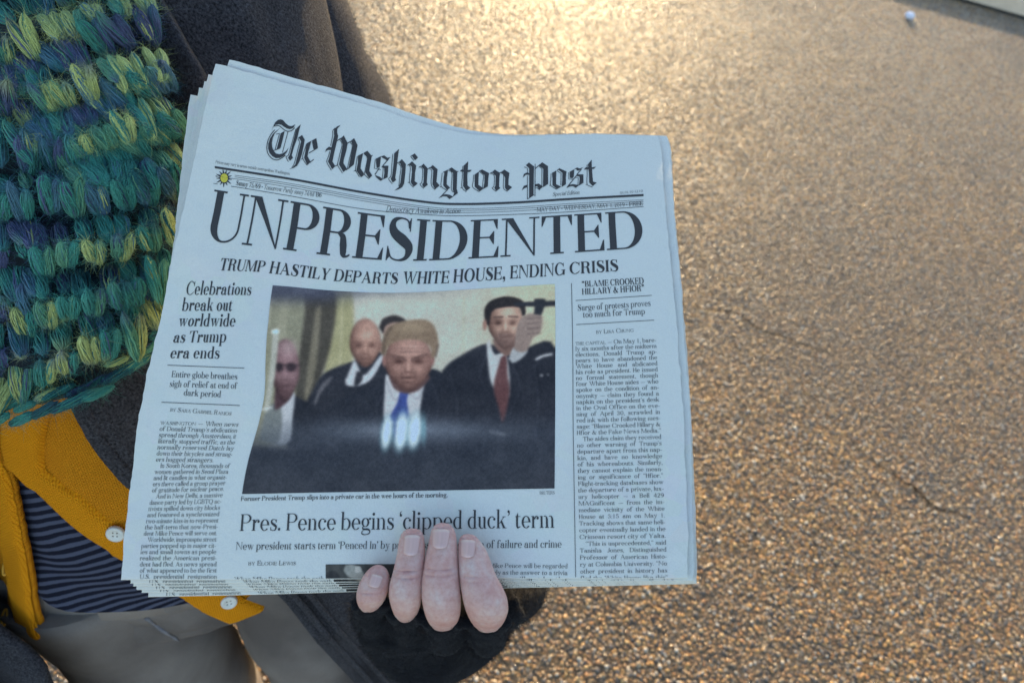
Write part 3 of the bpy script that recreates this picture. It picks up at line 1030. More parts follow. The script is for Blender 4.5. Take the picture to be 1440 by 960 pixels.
GRID = np.stack([GX, GY, GD], -1)

def page(s, t):
    """(s,t) -> photo x, y, depth (bilinear on the fine lattice, linear beyond it)"""
    s = np.asarray(s, float); t = np.asarray(t, float)
    a = s * (NS_ - 1); b = t * (NT_ - 1)
    i = np.clip(np.floor(a).astype(int), 0, NS_ - 2); j = np.clip(np.floor(b).astype(int), 0, NT_ - 2)
    u = (a - i)[..., None]; v = (b - j)[..., None]
    return GRID[i, j] * (1 - u) * (1 - v) + GRID[i + 1, j] * u * (1 - v) + GRID[i, j + 1] * (1 - u) * v + GRID[i + 1, j + 1] * u * v

def page_inv(px, py):
    px = np.asarray(px, float); py = np.asarray(py, float)
    s = np.clip((px - 240) / 720, 0, 1); t = np.clip((py - 180) / 640, 0, 1)
    for _ in range(40):
        p = page(s, t)[..., :2]
        ps = (page(s + 1e-4, t)[..., :2] - p) / 1e-4
        pt = (page(s, t + 1e-4)[..., :2] - p) / 1e-4
        ex, ey = px - p[..., 0], py - p[..., 1]
        det = ps[..., 0] * pt[..., 1] - ps[..., 1] * pt[..., 0]
        s = s + .7 * (ex * pt[..., 1] - ey * pt[..., 0]) / det
        t = t + .7 * (ey * ps[..., 0] - ex * ps[..., 1]) / det
    return s, t

# the copies in the pile: how far each one's corners stick out (TL, TR, BL, BR, in page pixels)
PILE = [((0, 0), (0, 0), (0, 0), (0, 0)),
        ((19, -6), (13, 0), (13, 5), (8, 3.5)),
        ((-10, 15), (14, 3), (17, 9), (10, 4.5)),
        ((-16, 25), (12, 8), (23, 14), (11, 5.5)),
        ((-23, 33), (9, 14), (29, 18), (12, 6.5)),
        ((-35, 43), (6, 20), (38, 24), (13, 7.5))]
STEP = .0027
def page_world(s, t, k=0, lift=0.0):
    s = np.asarray(s, float); t = np.asarray(t, float)
    p = page(s, t)
    o = np.array(PILE[k], float)
    S_, T_ = s[..., None], t[..., None]
    off = (o[0] * (1 - S_) + o[1] * S_) * (1 - T_) + (o[2] * (1 - S_) + o[3] * S_) * T_
    # offsets are applied at the copy's own depth, so each copy is a real sheet behind the one above
    dep = page(s + off[..., 0] / 700., t + off[..., 1] / 640.)[..., 2] if k else p[..., 2]
    return P(p[..., 0] + off[..., 0], p[..., 1] + off[..., 1], dep + k * STEP - lift)

# ---- chunky knitted scarf
def scarf_d(px, py):
    px = np.asarray(px, float); py = np.asarray(py, float)
    d = .415 + .055 * np.clip((px - 60) / 190, 0, 1.6) ** 2.2 + .012 * np.clip((60 - px) / 200, 0, 2) ** 2
    d = d + .045 * np.clip((py - 300) / 300, 0, 2) ** 2 + .02 * np.clip((200 - py) / 250, 0, 2) ** 2
    return d + .006 * np.sin(py / 75 * 2 * np.pi + px * .012)
YC = {'y': srgb(184, 194, 124), 'g': srgb(102, 158, 128), 't': srgb(70, 146, 132), 'd': srgb(40, 94, 98), 'b': srgb(82, 122, 142), 'p': srgb(84, 92, 130), 'n': srgb(48, 62, 90)}
KEY = list(YC)
ROWS_S = [  # path of lobe centres, lobe direction, length, width, spacing, colours (weights), recess
    ([(-40, 30), (40, 0), (100, -18), (190, -30)], (.45, .89), 58, 28, 34, 'tpbd', .003),
    ([(-40, 108), (10, 76), (53, 52), (94, 34), (130, 19), (172, 10), (205, 8)], (.45, .89), 50, 25, 36, 'yyyyg', 0),
    ([(-40, 135), (30, 98), (94, 67), (131, 54), (169, 45), (209, 44)], (.5, .86), 62, 29, 36, 'pppbtp', 0),
    ([(10, 170), (70, 142), (112, 122), (150, 106), (181, 97), (222, 87)], (.45, .89), 48, 25, 34, 'yyyyg', 0),
    ([(30, 202), (80, 176), (125, 156), (162, 138), (190, 125), (232, 114)], (.5, .86), 60, 29, 34, 'bptbt', 0),
    ([(90, 222), (147, 194), (176, 182), (200, 170), (232, 157)], (.5, .86), 46, 24, 32, 'yygyt', 0),
    ([(110, 250), (160, 225), (186, 212), (214, 197), (246, 170)], (.5, .86), 56, 30, 33, 'tttgb', 0),
    ([(-50, 120), (16, 150), (45, 166), (72, 178)], (.25, .97), 62, 31, 36, 'pptpd', .002),
    ([(-40, 104), (31, 117), (60, 122)], (.3, .95), 46, 26, 36, 'ttgd', .004),
    ([(-45, 205), (5, 207), (40, 219), (84, 213), (112, 214), (140, 222), (172, 243)], (.1, .99), 58, 29, 37, 'ptpdt', 0),
    ([(-20, 186), (50, 187), (90, 189), (130, 196)], (.05, 1), 40, 22, 30, 'tgtd', .008),
    ([(190, 258), (212, 243), (240, 222), (249, 212)], (.35, .93), 44, 23, 26, 'ygtyd', .001),
    ([(-45, 290), (10, 292), (47, 283), (90, 281), (125, 277), (156, 278), (187, 275), (222, 270), (244, 258)], (.14, .99), 62, 28, 35, 'ttgttb', 0),
    ([(-30, 260), (60, 253), (110, 254), (160, 256), (200, 254)], (.1, .99), 36, 21, 28, 'gytdn', .009),
    ([(-40, 334), (20, 326), (34, 330)], (.1, .99), 58, 30, 36, 'bptb', 0),
    ([(60, 372), (107, 358), (140, 357), (177, 345), (217, 338), (244, 322)], (.08, 1), 56, 26, 36, 'ygttg', 0),
    ([(0, 352), (80, 334), (118, 325), (150, 318), (195, 311), (232, 296)], (.1, .99), 42, 23, 30, 'pndpt', .009),
    ([(-40, 398), (27, 391), (52, 398)], (.1, .99), 56, 30, 36, 'ttbg', 0),
    ([(36, 456), (83, 440), (123, 425), (155, 420), (193, 410), (225, 391), (241, 368)], (.02, 1), 54, 26, 35, 'tygtt', 0),
    ([(-20, 442), (60, 409), (95, 401), (130, 393), (165, 385), (208, 370)], (.06, 1), 42, 23, 30, 'dpntb', .009),
    ([(-40, 470), (0, 468), (30, 470)], (.0, 1), 54, 28, 36, 'tbd', .001),
    ([(-40, 570), (17, 548), (50, 528), (88, 509), (122, 498), (147, 488), (185, 475), (213, 453), (234, 424)], (-.12, .99), 58, 25, 33, 'ygyty', 0),
    ([(-40, 520), (0, 502), (50, 478), (100, 465), (140, 455), (175, 446), (209, 428)], (0, 1), 44, 24, 30, 'tgdbp', .008),
    ([(-50, 596), (20, 585), (72, 573), (133, 550), (185, 517), (222, 474), (238, 440)], (.88, -.45), 44, 13, 30, 'tdgtd', .003),
    ([(-50, 580), (20, 570), (72, 556), (133, 534), (185, 502)], (.9, -.40), 36, 11, 28, 'dtny', .009),
]
sv, sc_, so = [], [], 0
nst, nsg = 84, 9
fib_p, fib_n, fib_c = [], [], []
def lobe(cx, cy, dr, ln, wd, colours, rec):
    d0 = float(scarf_d(cx, cy)) + rec
    dr = np.array(dr) / np.hypot(*dr)
    c = P(cx, cy, d0)
    e = P(cx + dr[0] * 10, cy + dr[1] * 10, float(scarf_d(cx + dr[0] * 10, cy + dr[1] * 10)) + rec) - c
    ax = e / np.linalg.norm(e)
    g = P(cx - dr[1] * 10, cy + dr[0] * 10, float(scarf_d(cx - dr[1] * 10, cy + dr[0] * 10)) + rec) - c
    g = g - (g @ ax) * ax; g /= np.linalg.norm(g)
    nn = np.cross(ax, g)
    if nn @ _F > 0: nn = -nn
    px = d0 / FPX
    hl, hw = ln * px * .5 * rng.uniform(.92, 1.12), wd * px * .5 * rng.uniform(.9, 1.12)
    hw *= .90
    th0 = rng.uniform(0, 2 * np.pi, nst)
    tw = rng.uniform(.2, .7) + rng.normal(size=nst) * .25
    rf = np.sqrt(rng.uniform(.35, 1.0, nst))
    s = np.linspace(-1, 1, nsg)[None, :]
    s = s * rng.uniform(.88, 1.06, (nst, 1)) + rng.normal(size=(nst, 1)) * .04
    env = np.clip(1 - np.abs(s) ** 3.2, .0, 1) ** .5 * .80 + .20
    th = th0[:, None] + tw[:, None] * s
    r1 = (rf[:, None] * env * (1 + .10 * rng.normal(size=(nst, 1))))
    bow = .16 * hw * (1 - s ** 2)
    p = c + ax * (s * hl)[..., None] + g * (np.cos(th) * r1 * hw)[..., None] + nn * (np.sin(th) * r1 * hw * .85 + bow)[..., None]
    p = p + rng.normal(size=p.shape) * hw * .035 + (g * rng.normal(size=(nst, 1, 1)) + nn * rng.normal(size=(nst, 1, 1))) * (np.sin(s * 4 + rng.uniform(0, 6, (nst, 1))) * hw * .07)[..., None]
    # colours: a main colour with a few strands of others
    pool = [YC[k] for k in colours]
    main = pool[rng.integers(len(pool))]
    sec = YC[KEY[rng.integers(len(KEY))]]
    third = YC['t'] * .7
    pick = rng.random(nst)
    base = np.where((pick < .80)[:, None], main, np.where((pick < .92)[:, None], sec, third))
    base = base * rng.uniform(.78, 1.18, (nst, 1))
    # space-dyed yarn: colour drifts along the strand
    end = YC[KEY[rng.integers(len(KEY))]]
    fz = smoothstep(.2, 1.1, s * (1 if rng.random() < .5 else -1))[..., None] * .55
    cc = base[:, None] * (1 - fz) + end * fz
    return p, cc, nn, hw
for path, dr, ln, wd, spc, colours, rec in ROWS_S:
    q0, q1 = np.array(path[0], float), np.array(path[1], float)
    if q0[0] < 15:                                   # rows run on round the side of the chest
        sl = np.clip((q1[1] - q0[1]) / (q1[0] - q0[0]), -.35, .35)
        path = [(x_, q0[1] - (q0[0] - x_) * sl * .6) for x_ in (-290, -200, -110) if x_ < q0[0] - 30] + path
    p = catmull(path, 200)
    L = np.concatenate([[0], np.cumsum(np.linalg.norm(np.diff(p, axis=0), axis=1))])
    n = max(2, int(round(L[-1] / spc)) + 1)
    for kk, l in enumerate(np.linspace(0, L[-1], n)):
        l = l + rng.normal() * 3.5; jx_ = rng.normal() * .12; jl_ = rng.uniform(.86, 1.18); jy_ = rng.normal() * 3
        x, y = np.interp(l, L, p[:, 0]), np.interp(l, L, p[:, 1])
        for half in ((-1, 1) if ln > 45 and wd > 20 else (0,)):
            # each stitch is a V of two lobes leaning into each other
            q, cc, nn, hw = lobe(x + half * wd * .27, y + jy_ + rng.normal() * 1.5, (dr[0] - half * .16 + jx_, dr[1]), ln * jl_, wd * (.66 if half else 1), colours, rec + (0.0015 if half > 0 else 0))
            t_ = np.gradient(q, axis=1); t_ /= np.linalg.norm(t_, axis=2, keepdims=True) + 1e-9
            s1 = np.cross(t_, nn); s1 /= np.linalg.norm(s1, axis=2, keepdims=True) + 1e-9
            s2 = np.cross(t_, s1)
            wdt = (.00048 * (1.15 - .5 * np.abs(np.linspace(-1, 1, nsg)) ** 3))[None, :, None] * rng.uniform(.6, 1.25, (nst, 1, 1))
            ring = np.stack([q + s1 * wdt, q - s1 * wdt * .5 + s2 * wdt * .87, q - s1 * wdt * .5 - s2 * wdt * .87], 2)   # nst,nsg,3,3
            sv.append(ring.reshape(-1, 3))
            sc_.append(np.repeat(cc[:, :, None], 3, 2).reshape(-1, 3))
            k_ = rng.integers(0, nst, 230); j_ = rng.integers(0, nsg, 230)
            fib_p.append(q[k_, j_]); fib_c.append(cc[k_, j_])
            dq = q[k_, j_] - q.mean((0, 1)); dq += nn * .002
            fib_n.append(dq / np.linalg.norm(dq, axis=1, keepdims=True))
SVt = np.vstack(sv); SCl = np.vstack(sc_)
nstr = len(SVt) // (nsg * 3)
b0 = (np.arange(nstr) * nsg * 3)[:, None, None]
jj = (np.arange(nsg - 1) * 3)[None, :, None]
kk = np.arange(3)[None, None, :]
A_ = b0 + jj + kk; B_ = b0 + jj + (kk + 1) % 3
SF = np.stack([A_, B_, B_ + 3, A_ + 3], -1).reshape(-1, 4)
fp, fn, fc = np.vstack(fib_p), np.vstack(fib_n), np.vstack(fib_c)
FV, FF = fibres(fp, fn, .0070, .00006, 2.2, .30)
FC = np.repeat(fc * rng.uniform(.8, 1.5, (len(fc), 1)), 5, 0)
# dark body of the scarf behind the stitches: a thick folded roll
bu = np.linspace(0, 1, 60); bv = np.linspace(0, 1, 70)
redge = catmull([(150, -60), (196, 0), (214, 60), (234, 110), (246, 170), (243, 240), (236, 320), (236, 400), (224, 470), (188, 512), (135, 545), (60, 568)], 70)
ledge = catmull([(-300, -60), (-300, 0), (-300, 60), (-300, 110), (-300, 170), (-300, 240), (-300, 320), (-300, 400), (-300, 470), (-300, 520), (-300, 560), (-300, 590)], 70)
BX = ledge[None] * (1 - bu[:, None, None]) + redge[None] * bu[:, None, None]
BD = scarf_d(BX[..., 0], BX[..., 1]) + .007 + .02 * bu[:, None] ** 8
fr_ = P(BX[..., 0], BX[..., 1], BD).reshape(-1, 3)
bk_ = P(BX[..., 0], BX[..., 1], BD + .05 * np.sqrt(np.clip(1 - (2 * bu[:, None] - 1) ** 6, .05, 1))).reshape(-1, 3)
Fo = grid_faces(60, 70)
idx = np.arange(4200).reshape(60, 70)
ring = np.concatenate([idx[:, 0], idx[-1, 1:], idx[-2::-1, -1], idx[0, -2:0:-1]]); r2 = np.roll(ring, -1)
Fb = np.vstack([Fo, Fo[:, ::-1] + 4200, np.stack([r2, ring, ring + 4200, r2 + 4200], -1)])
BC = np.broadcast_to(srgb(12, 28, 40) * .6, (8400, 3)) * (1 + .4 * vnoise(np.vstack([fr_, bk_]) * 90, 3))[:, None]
# the loop of the scarf round the neck: twisted plies of the same yarn
lp, lc = [], []
nc = axis(1.385)
for ply in range(26):
    th_ = np.linspace(0, 2 * np.pi, 160)
    tw_ = 2 * np.pi * ply / 26 + th_ * 2
    rr_ = .118 + .045 * np.cos(tw_) + .006 * np.sin(th_ * 24 + ply * 2)
    zz_ = .050 * np.sin(tw_) + .012 * np.sin(th_ * 2)
    pth = nc + LEFT * (rr_ * 1.12 * np.sin(th_))[:, None] + FAC * (rr_ * np.cos(th_))[:, None] + UP * zz_[:, None]
    wd_ = .0085 * (1 + .30 * np.sin(th_ * 24 + ply * 2))
    v_, f_ = loft(pth, wd_, wd_, UP + .3 * LEFT, 8)
    lp.append((v_, f_))
    cs_ = [YC[k_] for k_ in 'ytgbtpdt']
    ci_ = ((th_ * 5 + ply * 3.7) % len(cs_)).astype(int)
    cc_ = np.array([cs_[k_] for k_ in ci_])
    lc.append(np.vstack([np.tile(cc_, (8, 1)), cc_[:1], cc_[-1:]]))
LPV, LPF = join(lp)
LPC = np.vstack(lc) * (1 + .2 * vnoise(LPV * 300, 6))[:, None]
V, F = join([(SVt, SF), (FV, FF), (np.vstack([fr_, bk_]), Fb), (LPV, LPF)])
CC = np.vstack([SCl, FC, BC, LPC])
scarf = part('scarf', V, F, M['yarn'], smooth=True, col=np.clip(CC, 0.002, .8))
print('scarf verts', len(V))

# ---- the hand: four fingers over the front of the pile, thumb behind it
CR5 = lambda x, y: (460 + x / 3.694, 700 + y / 3.694)
FING = {  # rows: crop y, left, right (measured outlines), depth of the centre line
    'little': [(347, 258, 266, .3765), (351, 244, 283, .3760), (360, 226, 300, .3755), (378, 207, 314, .3750), (400, 190, 322, .3742), (440, 168, 325, .3735), (480, 155, 318, .3730), (520, 153, 304, .3735), (555, 163, 283, .3775), (578, 175, 268, .383), (600, 192, 248, .392)],
    'ring': [(158, 434, 446, .3795), (162, 416, 466, .379), (172, 396, 487, .3785), (190, 382, 500, .378), (225, 372, 507, .377), (290, 364, 509, .3755), (340, 352, 505, .3735), (372, 346, 502, .3725), (440, 325, 496, .3705), (500, 320, 493, .370), (560, 333, 484, .3725), (605, 350, 468, .378), (635, 370, 446, .386), (655, 392, 424, .395)],
    'middle': [(129, 594, 606, .3805), (134, 572, 628, .380), (146, 553, 648, .3795), (165, 541, 662, .379), (200, 533, 671, .3775), (260, 522, 676, .3755), (320, 508, 680, .3735), (350, 503, 682, .3725), (430, 490, 688, .370), (510, 491, 695, .369), (580, 503, 695, .3705), (635, 522, 684, .3755), (670, 548, 660, .384), (692, 584, 622, .394)],
    'index': [(187, 724, 736, .3795), (191, 706, 756, .379), (203, 690, 778, .3785), (225, 684, 795, .3775), (270, 680, 828, .376), (330, 681, 850, .374), (400, 685, 876, .3715), (460, 694, 910, .370), (520, 704, 936, .3695), (580, 720, 943, .3715), (630, 742, 926, .376), (675, 776, 896, .385), (696, 815, 858, .395)],
}
CREASE = {'little': [(470, .5)], 'ring': [(360, 1.0), (395, .8), (610, .4)], 'middle': [(350, 1.), (380, .8), (625, .7), (650, .7)], 'index': [(385, .6), (410, .5), (612, .6), (640, .6)]}
NAIL = {  # crop corners: top-left, top-right, bottom-right, bottom-left
    'little': ((232, 392), (292, 408), (272, 470), (211, 458)), 'ring': ((400, 192), (486, 192), (474, 300), (393, 297)),
    'middle': ((543, 160), (640, 163), (628, 262), (545, 262)), 'index': ((692, 216), (772, 218), (764, 310), (692, 308))}
hand_parts, hand_cols = [], []
glove_parts = []
fing_data = {}
PALM = {'little': (540, 850, .432), 'ring': (582, 852, .432), 'middle': (630, 852, .432), 'index': (682, 850, .432)}
for nm, rows in FING.items():
    r = np.array(rows, float)
    fine = np.linspace(0, 1, 110) ** 1.15
    key = (r[:, 0] - r[0, 0]) / (r[-1, 0] - r[0, 0])
    yy = r[0, 0] + fine * (r[-1, 0] - r[0, 0])
    lft = np.interp(yy, r[:, 0], r[:, 1]); rgt = np.interp(yy, r[:, 0], r[:, 2])
    sm = lambda a: np.concatenate([a[:6], np.convolve(a, np.ones(9) / 9, 'same')[6:-6], a[-6:]])
    lft, rgt = sm(lft), sm(rgt)
    dep = sm(np.interp(yy, r[:, 0], r[:, 3]))
    cx, cy = CR5((lft + rgt) / 2, yy)
    hw = (rgt - lft) / 2 / 3.694 * dep / FPX
    cen = P(cx, cy, dep)
    flat = np.interp(np.linspace(0, 1, 110), [0, .15, .5, 1], [.78, .80, .92, .95])
    tdir = frame_along(cen)
    n = 56
    an = np.linspace(0, 2 * np.pi, n, endpoint=False)
    # section in the plane of image-x and the view axis: keeps the measured outline
    ex = _R; en = -_F
    ring = cen[:, None] + ex * (hw[:, None] * np.cos(an))[..., None] + en * ((hw * flat)[:, None] * np.sin(an))[..., None]
    # skin folds over the joints
    fold = np.zeros(110)
    for cyc, amp in CREASE[nm]:
        fold += amp * np.exp(-((yy - cyc) / 7) ** 2)
    front = np.clip(np.sin(an), 0, 1)
    wig = 1 + .5 * np.sin(an * 5 + cyc)
    ring = ring - en * (.0008 * fold[:, None] * front * wig)[..., None]
    fine_w = vnoise(ring * np.array([700, 700, 700]), 12) * .00012
    ring = ring + en * (fine_w * front)[..., None]
    V = ring.transpose(1, 0, 2).reshape(-1, 3)
    F = [grid_faces(n, 110, True)]
    c0 = len(V)
    V = np.vstack([V, cen[0] , cen[-1]])
    k = np.arange(n)
    F.append(np.stack([np.full(n, c0), ((k + 1) % n) * 110, k * 110], -1))
    F.append(np.stack([np.full(n, c0 + 1), k * 110 + 109, ((k + 1) % n) * 110 + 109], -1))
    red = np.ones((n, 110, 3))
    kn = np.zeros(110)
    for cyc, amp in CREASE[nm]:
        kn += amp * (.13 * np.exp(-((yy - cyc) / 30) ** 2) + .20 * np.exp(-((yy - cyc) / 5) ** 2))
    kn = np.minimum(kn, .4)[None, :] * (front[:, None] * .85 + .15)
    tipr = np.exp(-((yy - yy[0]) / 28) ** 2)[None, :] * .10
    red = red * (1 - kn[..., None] * np.array([.35, .75, .75])) * (1 - tipr[..., None] * np.array([.1, .5, .4]))
    hand_cols.append(np.vstack([red.reshape(-1, 3), [[1, 1, 1]], [[1, 1, 1]]]))
    hand_parts.append((V, F))
    fing_data[nm] = (yy, lft, rgt, dep, hw, flat, hw * flat)
    # knitted rim of the glove hugging the finger
    yr_ = np.linspace(yy[-1] - 58, yy[-1] - 4, 9)
    lf_, rt_, dp_ = (np.interp(yr_, yy, q_) for q_ in (lft, rgt, dep))
    ux = np.concatenate([lf_ - 9, [(lf_[-1] + rt_[-1]) / 2], rt_[::-1] + 9]); uy = np.concatenate([yr_, [yy[-1] + 12], yr_[::-1]]); ud = np.concatenate([dp_, [dep[-1]], dp_[::-1]]) + .001
    up_ = catmull(P(*CR5(ux, uy), ud), 36)
    glove_parts.append(loft(up_, np.full(36, .0036), np.full(36, .0042), -_F, 14))
    # glove finger stall
    x0, y0 = cx[-1], cy[-1]
    i0 = int(np.argmin(np.abs(yy - (yy[-1] - 48))))
    pc = PALM[nm]
    gp = catmull([cen[i0] + _F * .004, cen[-1] + _F * .002, P(x0 + (pc[0] - x0) * .4, y0 + 2, dep[-1] + .018), P(*pc)], 20)
    hwm = hw[int(np.argmin(np.abs(yy - (yy[-1] - 95))))]
    gr = np.interp(np.linspace(0, 1, 20), [0, .2, .6, 1], [hw[i0] * .98, hw[i0] * 1.02 + .001, .0125, .014])
    glove_parts.append(loft(gp, gr, gr, _R, 20))
glove_parts.append(loft(catmull([P(506, 838, .402), P(550, 858, .404), P(620, 868, .405), P(690, 862, .404), P(728, 842, .406)], 30), np.full(30, .0125), np.full(30, .0115), UP, 20))
# thumb, pressed against the back of the pile (hidden from the front)
tp = catmull([P(675, 835, .450), P(690, 810, .432), P(688, 775, .424), P(680, 745, .4255)], 30)
tr = np.interp(np.linspace(0, 1, 30), [0, .5, .85, .97, 1], [.013, .011, .0105, .006, .001])
V, F = loft(tp, tr, tr * .9, _F, 24)
hand_parts.append((V, F)); hand_cols.append(np.ones((len(V), 3)))
# palm and wrist inside the glove, forearm inside the sleeve
for pth, ra, rb in (
                    ([P(640, 812, .488), P(618, 742, .54), P(585, 620, .63), P(545, 480, .70), P(520, 330, .72), P(470, 170, .70), P(425, 60, .68)], [.026, .030, .037, .042, .042, .046, .05], [.024, .028, .035, .042, .042, .046, .05]),):
    c_ = catmull(pth, 50)
    q_ = np.linspace(0, 1, 50)
    V, F = loft(c_, np.interp(q_, np.linspace(0, 1, len(ra)), ra), np.interp(q_, np.linspace(0, 1, len(rb)), rb), -_F + .3 * UP, 28)
    hand_parts.append((V, F)); hand_cols.append(np.ones((len(V), 3)))
# neck and head (above the picture)
zz = np.linspace(1.36, 1.5, 20)
an = np.linspace(0, 2 * np.pi, 48, endpoint=False)
TB = np.array([body_pt(np.full(20, a_), zz, -.008) for a_ in an])
hand_parts.append((TB.reshape(-1, 3), grid_faces(48, 20, True))); hand_cols.append(np.ones((48 * 20, 3)))
hc = axis(1.5) + FAC * .035 + UP * .075
nu, nv = 72, 60
T, PH = np.meshgrid(np.linspace(0, 2 * np.pi, nu, endpoint=False), np.linspace(.01, np.pi - .01, nv), indexing='ij')
hx, hy, hz = np.sin(PH) * np.sin(T), np.sin(PH) * np.cos(T), np.cos(PH)      # left, facing, up
jaw = 1 - .28 * smoothstep(-.2, -1, hz)
fx = hx * .074 * jaw; fy = hy * .095 * (1 - .12 * smoothstep(-.3, -1, hz) * (hy < 0)); fzz = hz * .118
gs = lambda x0, z0, sx, sz: np.exp(-((fx - x0) / sx) ** 2 - ((fzz - z0) / sz) ** 2) * (hy > 0)
fy = fy + .022 * gs(0, -.022, .011, .016) + .010 * gs(0, .0, .007, .03) - .010 * gs(.032, .008, .014, .011) - .010 * gs(-.032, .008, .014, .011) + .006 * gs(0, -.060, .024, .008) - .004 * gs(0, -.056, .022, .003) + .008 * gs(0, -.098, .022, .016) + .005 * gs(.03, .026, .022, .007) + .005 * gs(-.03, .026, .022, .007)
HV = hc + LEFT * fx[..., None] + FAC * fy[..., None] + UP * fzz[..., None]
hand_parts.append((HV.reshape(-1, 3), grid_faces(nu, nv, True))); hand_cols.append(np.ones((nu * nv, 3)))
V, F = join(hand_parts)
body = part('body', V, F, M['skin'], col=np.vstack(hand_cols))
# hair cap
sel = (hz > -.75) & ((hy < .35 + .0 * hz) | (hz > .62))
off_ = np.where(sel, .014 + .004 * vnoise(np.stack([hx * 9, hy * 9, hz * 5], -1), 2), -.006)
hv = hc + (LEFT * hx[..., None] * .074 + FAC * hy[..., None] * .095 + UP * hz[..., None] * .118) * (1 + off_ / .09)[..., None]
part('hair', hv.reshape(-1, 3), grid_faces(nu, nv, True), M['hair'])
for sx in (-1, 1):
    ec = hc + LEFT * sx * .032 + FAC * .078 + UP * .008
    V, F = loft(np.array([ec - FAC * .011, ec - FAC * .006, ec + FAC * .004, ec + FAC * .010]), np.array([.003, .010, .009, .002]), np.array([.003, .010, .009, .002]), UP, 16)
    part('eye', V, F, M['button_plastic'], parent=body)

# ---- fingernails
m, t, b = mat('fingernail')
a = node(t, 'ShaderNodeAttribute', attribute_name='Col')
t.links.new(a.outputs['Color'], b.inputs['Base Color'])
b.inputs['Roughness'].default_value = .42
b.inputs['Specular IOR Level'].default_value = .5
M['fingernail'] = m
for nm, cr in NAIL.items():
    yy, lft, rgt, dep, hw, flat, thk = fing_data[nm]
    uu, vv = np.meshgrid(np.linspace(0, 1, 25), np.linspace(0, 1, 31), indexing='ij')
    c = np.array(cr, float)
    q = (c[0] * (1 - uu[..., None]) + c[1] * uu[..., None]) * (1 - vv[..., None]) + (c[3] * (1 - uu[..., None]) + c[2] * uu[..., None]) * vv[..., None]
    # rounded root and free edge
    e = (2 * uu - 1)
    q[..., 1] += (c[3, 1] - c[0, 1]) * (-.16 * smoothstep(.5, 1, vv) * np.abs(e) ** 3 + .10 * smoothstep(.5, 0, vv) * np.abs(e) ** 3)
    yq = q[..., 1]
    L_, Rr, dq, tk = (np.interp(yq, yy, arr) for arr in (lft, rgt, dep, thk))
    xn = np.clip((q[..., 0] - (L_ + Rr) / 2) / ((Rr - L_) / 2), -.97, .97)
    surf = dq - tk * np.sqrt(1 - xn ** 2)
    surf = surf - .00045 * (1 - np.abs(e) ** 4) * smoothstep(1.0, .9, vv) * smoothstep(0, .02, vv + .02)
    px, py = CR5(q[..., 0], q[..., 1])
    V = P(px, py, surf - .0001)
    base = srgb(206, 168, 158)
    colr = np.broadcast_to(base, V.shape).copy()
    lun = np.exp(-((vv - 1.02) / .16) ** 2 - (e / .6) ** 2)[..., None]
    colr = colr * (1 - lun * .5) + srgb(226, 196, 198) * lun * .5
    free = .6 * smoothstep(.18, .08, vv + .05 * e ** 2)[..., None]
    colr = colr * (1 - free) + srgb(216, 192, 176) * free
    rim = smoothstep(.86, 1, np.abs(e))[..., None] * .35  # cuticle shadow painted into the colour along the nail's sides
    colr = colr * (1 - rim * np.array([.3, .6, .6]))
    colr = colr * (1 + .05 * vnoise(np.stack([uu * 14, vv * 2, 0 * uu], -1), 3))[..., None]
    back = V + _F * .0006
    idx = np.arange(25 * 31).reshape(25, 31)
    ring = np.concatenate([idx[:, 0], idx[-1, 1:], idx[-2::-1, -1], idx[0, -2:0:-1]]); r2 = np.roll(ring, -1)
    Fo = grid_faces(25, 31)
    part('fingernail', np.vstack([V.reshape(-1, 3), back.reshape(-1, 3)]), np.vstack([Fo, np.stack([r2, ring, ring + 775, r2 + 775], -1)]), M['fingernail'], col=np.vstack([colr.reshape(-1, 3)] * 2), parent=body)

# ---- fingerless glove: finger stalls, palm and cuff grown into one skin by remeshing
c_ = catmull([P(612, 862, .404), P(620, 858, .426), P(636, 838, .460), P(642, 800, .50), P(638, 760, .535)], 50)
q_ = np.linspace(0, 1, 50)
glove_parts.append(loft(c_, np.interp(q_, [0, .08, .3, .6, 1], [.036, .049, .051, .044, .036]), np.interp(q_, [0, .08, .3, .6, 1], [.012, .019, .024, .026, .028]), -_F + .25 * UP, 40))
glove_parts.append(loft(catmull([P(700, 868, .405), P(722, 850, .412), P(738, 832, .425), P(720, 810, .44)], 20), np.interp(np.linspace(0, 1, 20), [0, .3, .7, 1], [.008, .012, .013, .012]), np.interp(np.linspace(0, 1, 20), [0, .3, .7, 1], [.008, .012, .013, .012]), _R, 18))
V, F = join(glove_parts)
gl = mesh_obj('glove_cage', V, F, M['glove_wool'])
md = gl.modifiers.new('remesh', 'REMESH'); md.mode = 'VOXEL'; md.voxel_size = .0016; md.use_smooth_shade = True
ms = gl.modifiers.new('smooth', 'SMOOTH'); ms.factor = .5; ms.iterations = 4
dg = bpy.context.evaluated_depsgraph_get()
ev = gl.evaluated_get(dg).to_mesh()
gv = np.zeros(len(ev.vertices) * 3); ev.vertices.foreach_get('co', gv); gv = gv.reshape(-1, 3)
gf = [list(p.vertices) for p in ev.polygons]
gq = np.array([f for f in gf if len(f) == 4]); gt = [f for f in gf if len(f) == 3]
gl.evaluated_get(dg).to_mesh_clear()
bpy.data.objects.remove(gl)
gv = gv + vnoise(gv * 260, 5)[:, None] * .0007 * np.array([1, 1, 1]) + rng.normal(size=gv.shape) * .00012
glove = part('glove', gv, [gq] + ([np.array(gt)] if gt else []), M['glove_wool'])
p_, n_, _ = sample_quads(gv, gq, 42000)
V, F = fibres(p_, n_, .0055, .00006, 1.6, .6)
tag(part('glove_nap', V, F, M['glove_fibre'], smooth=False, parent=glove), kind='stuff')

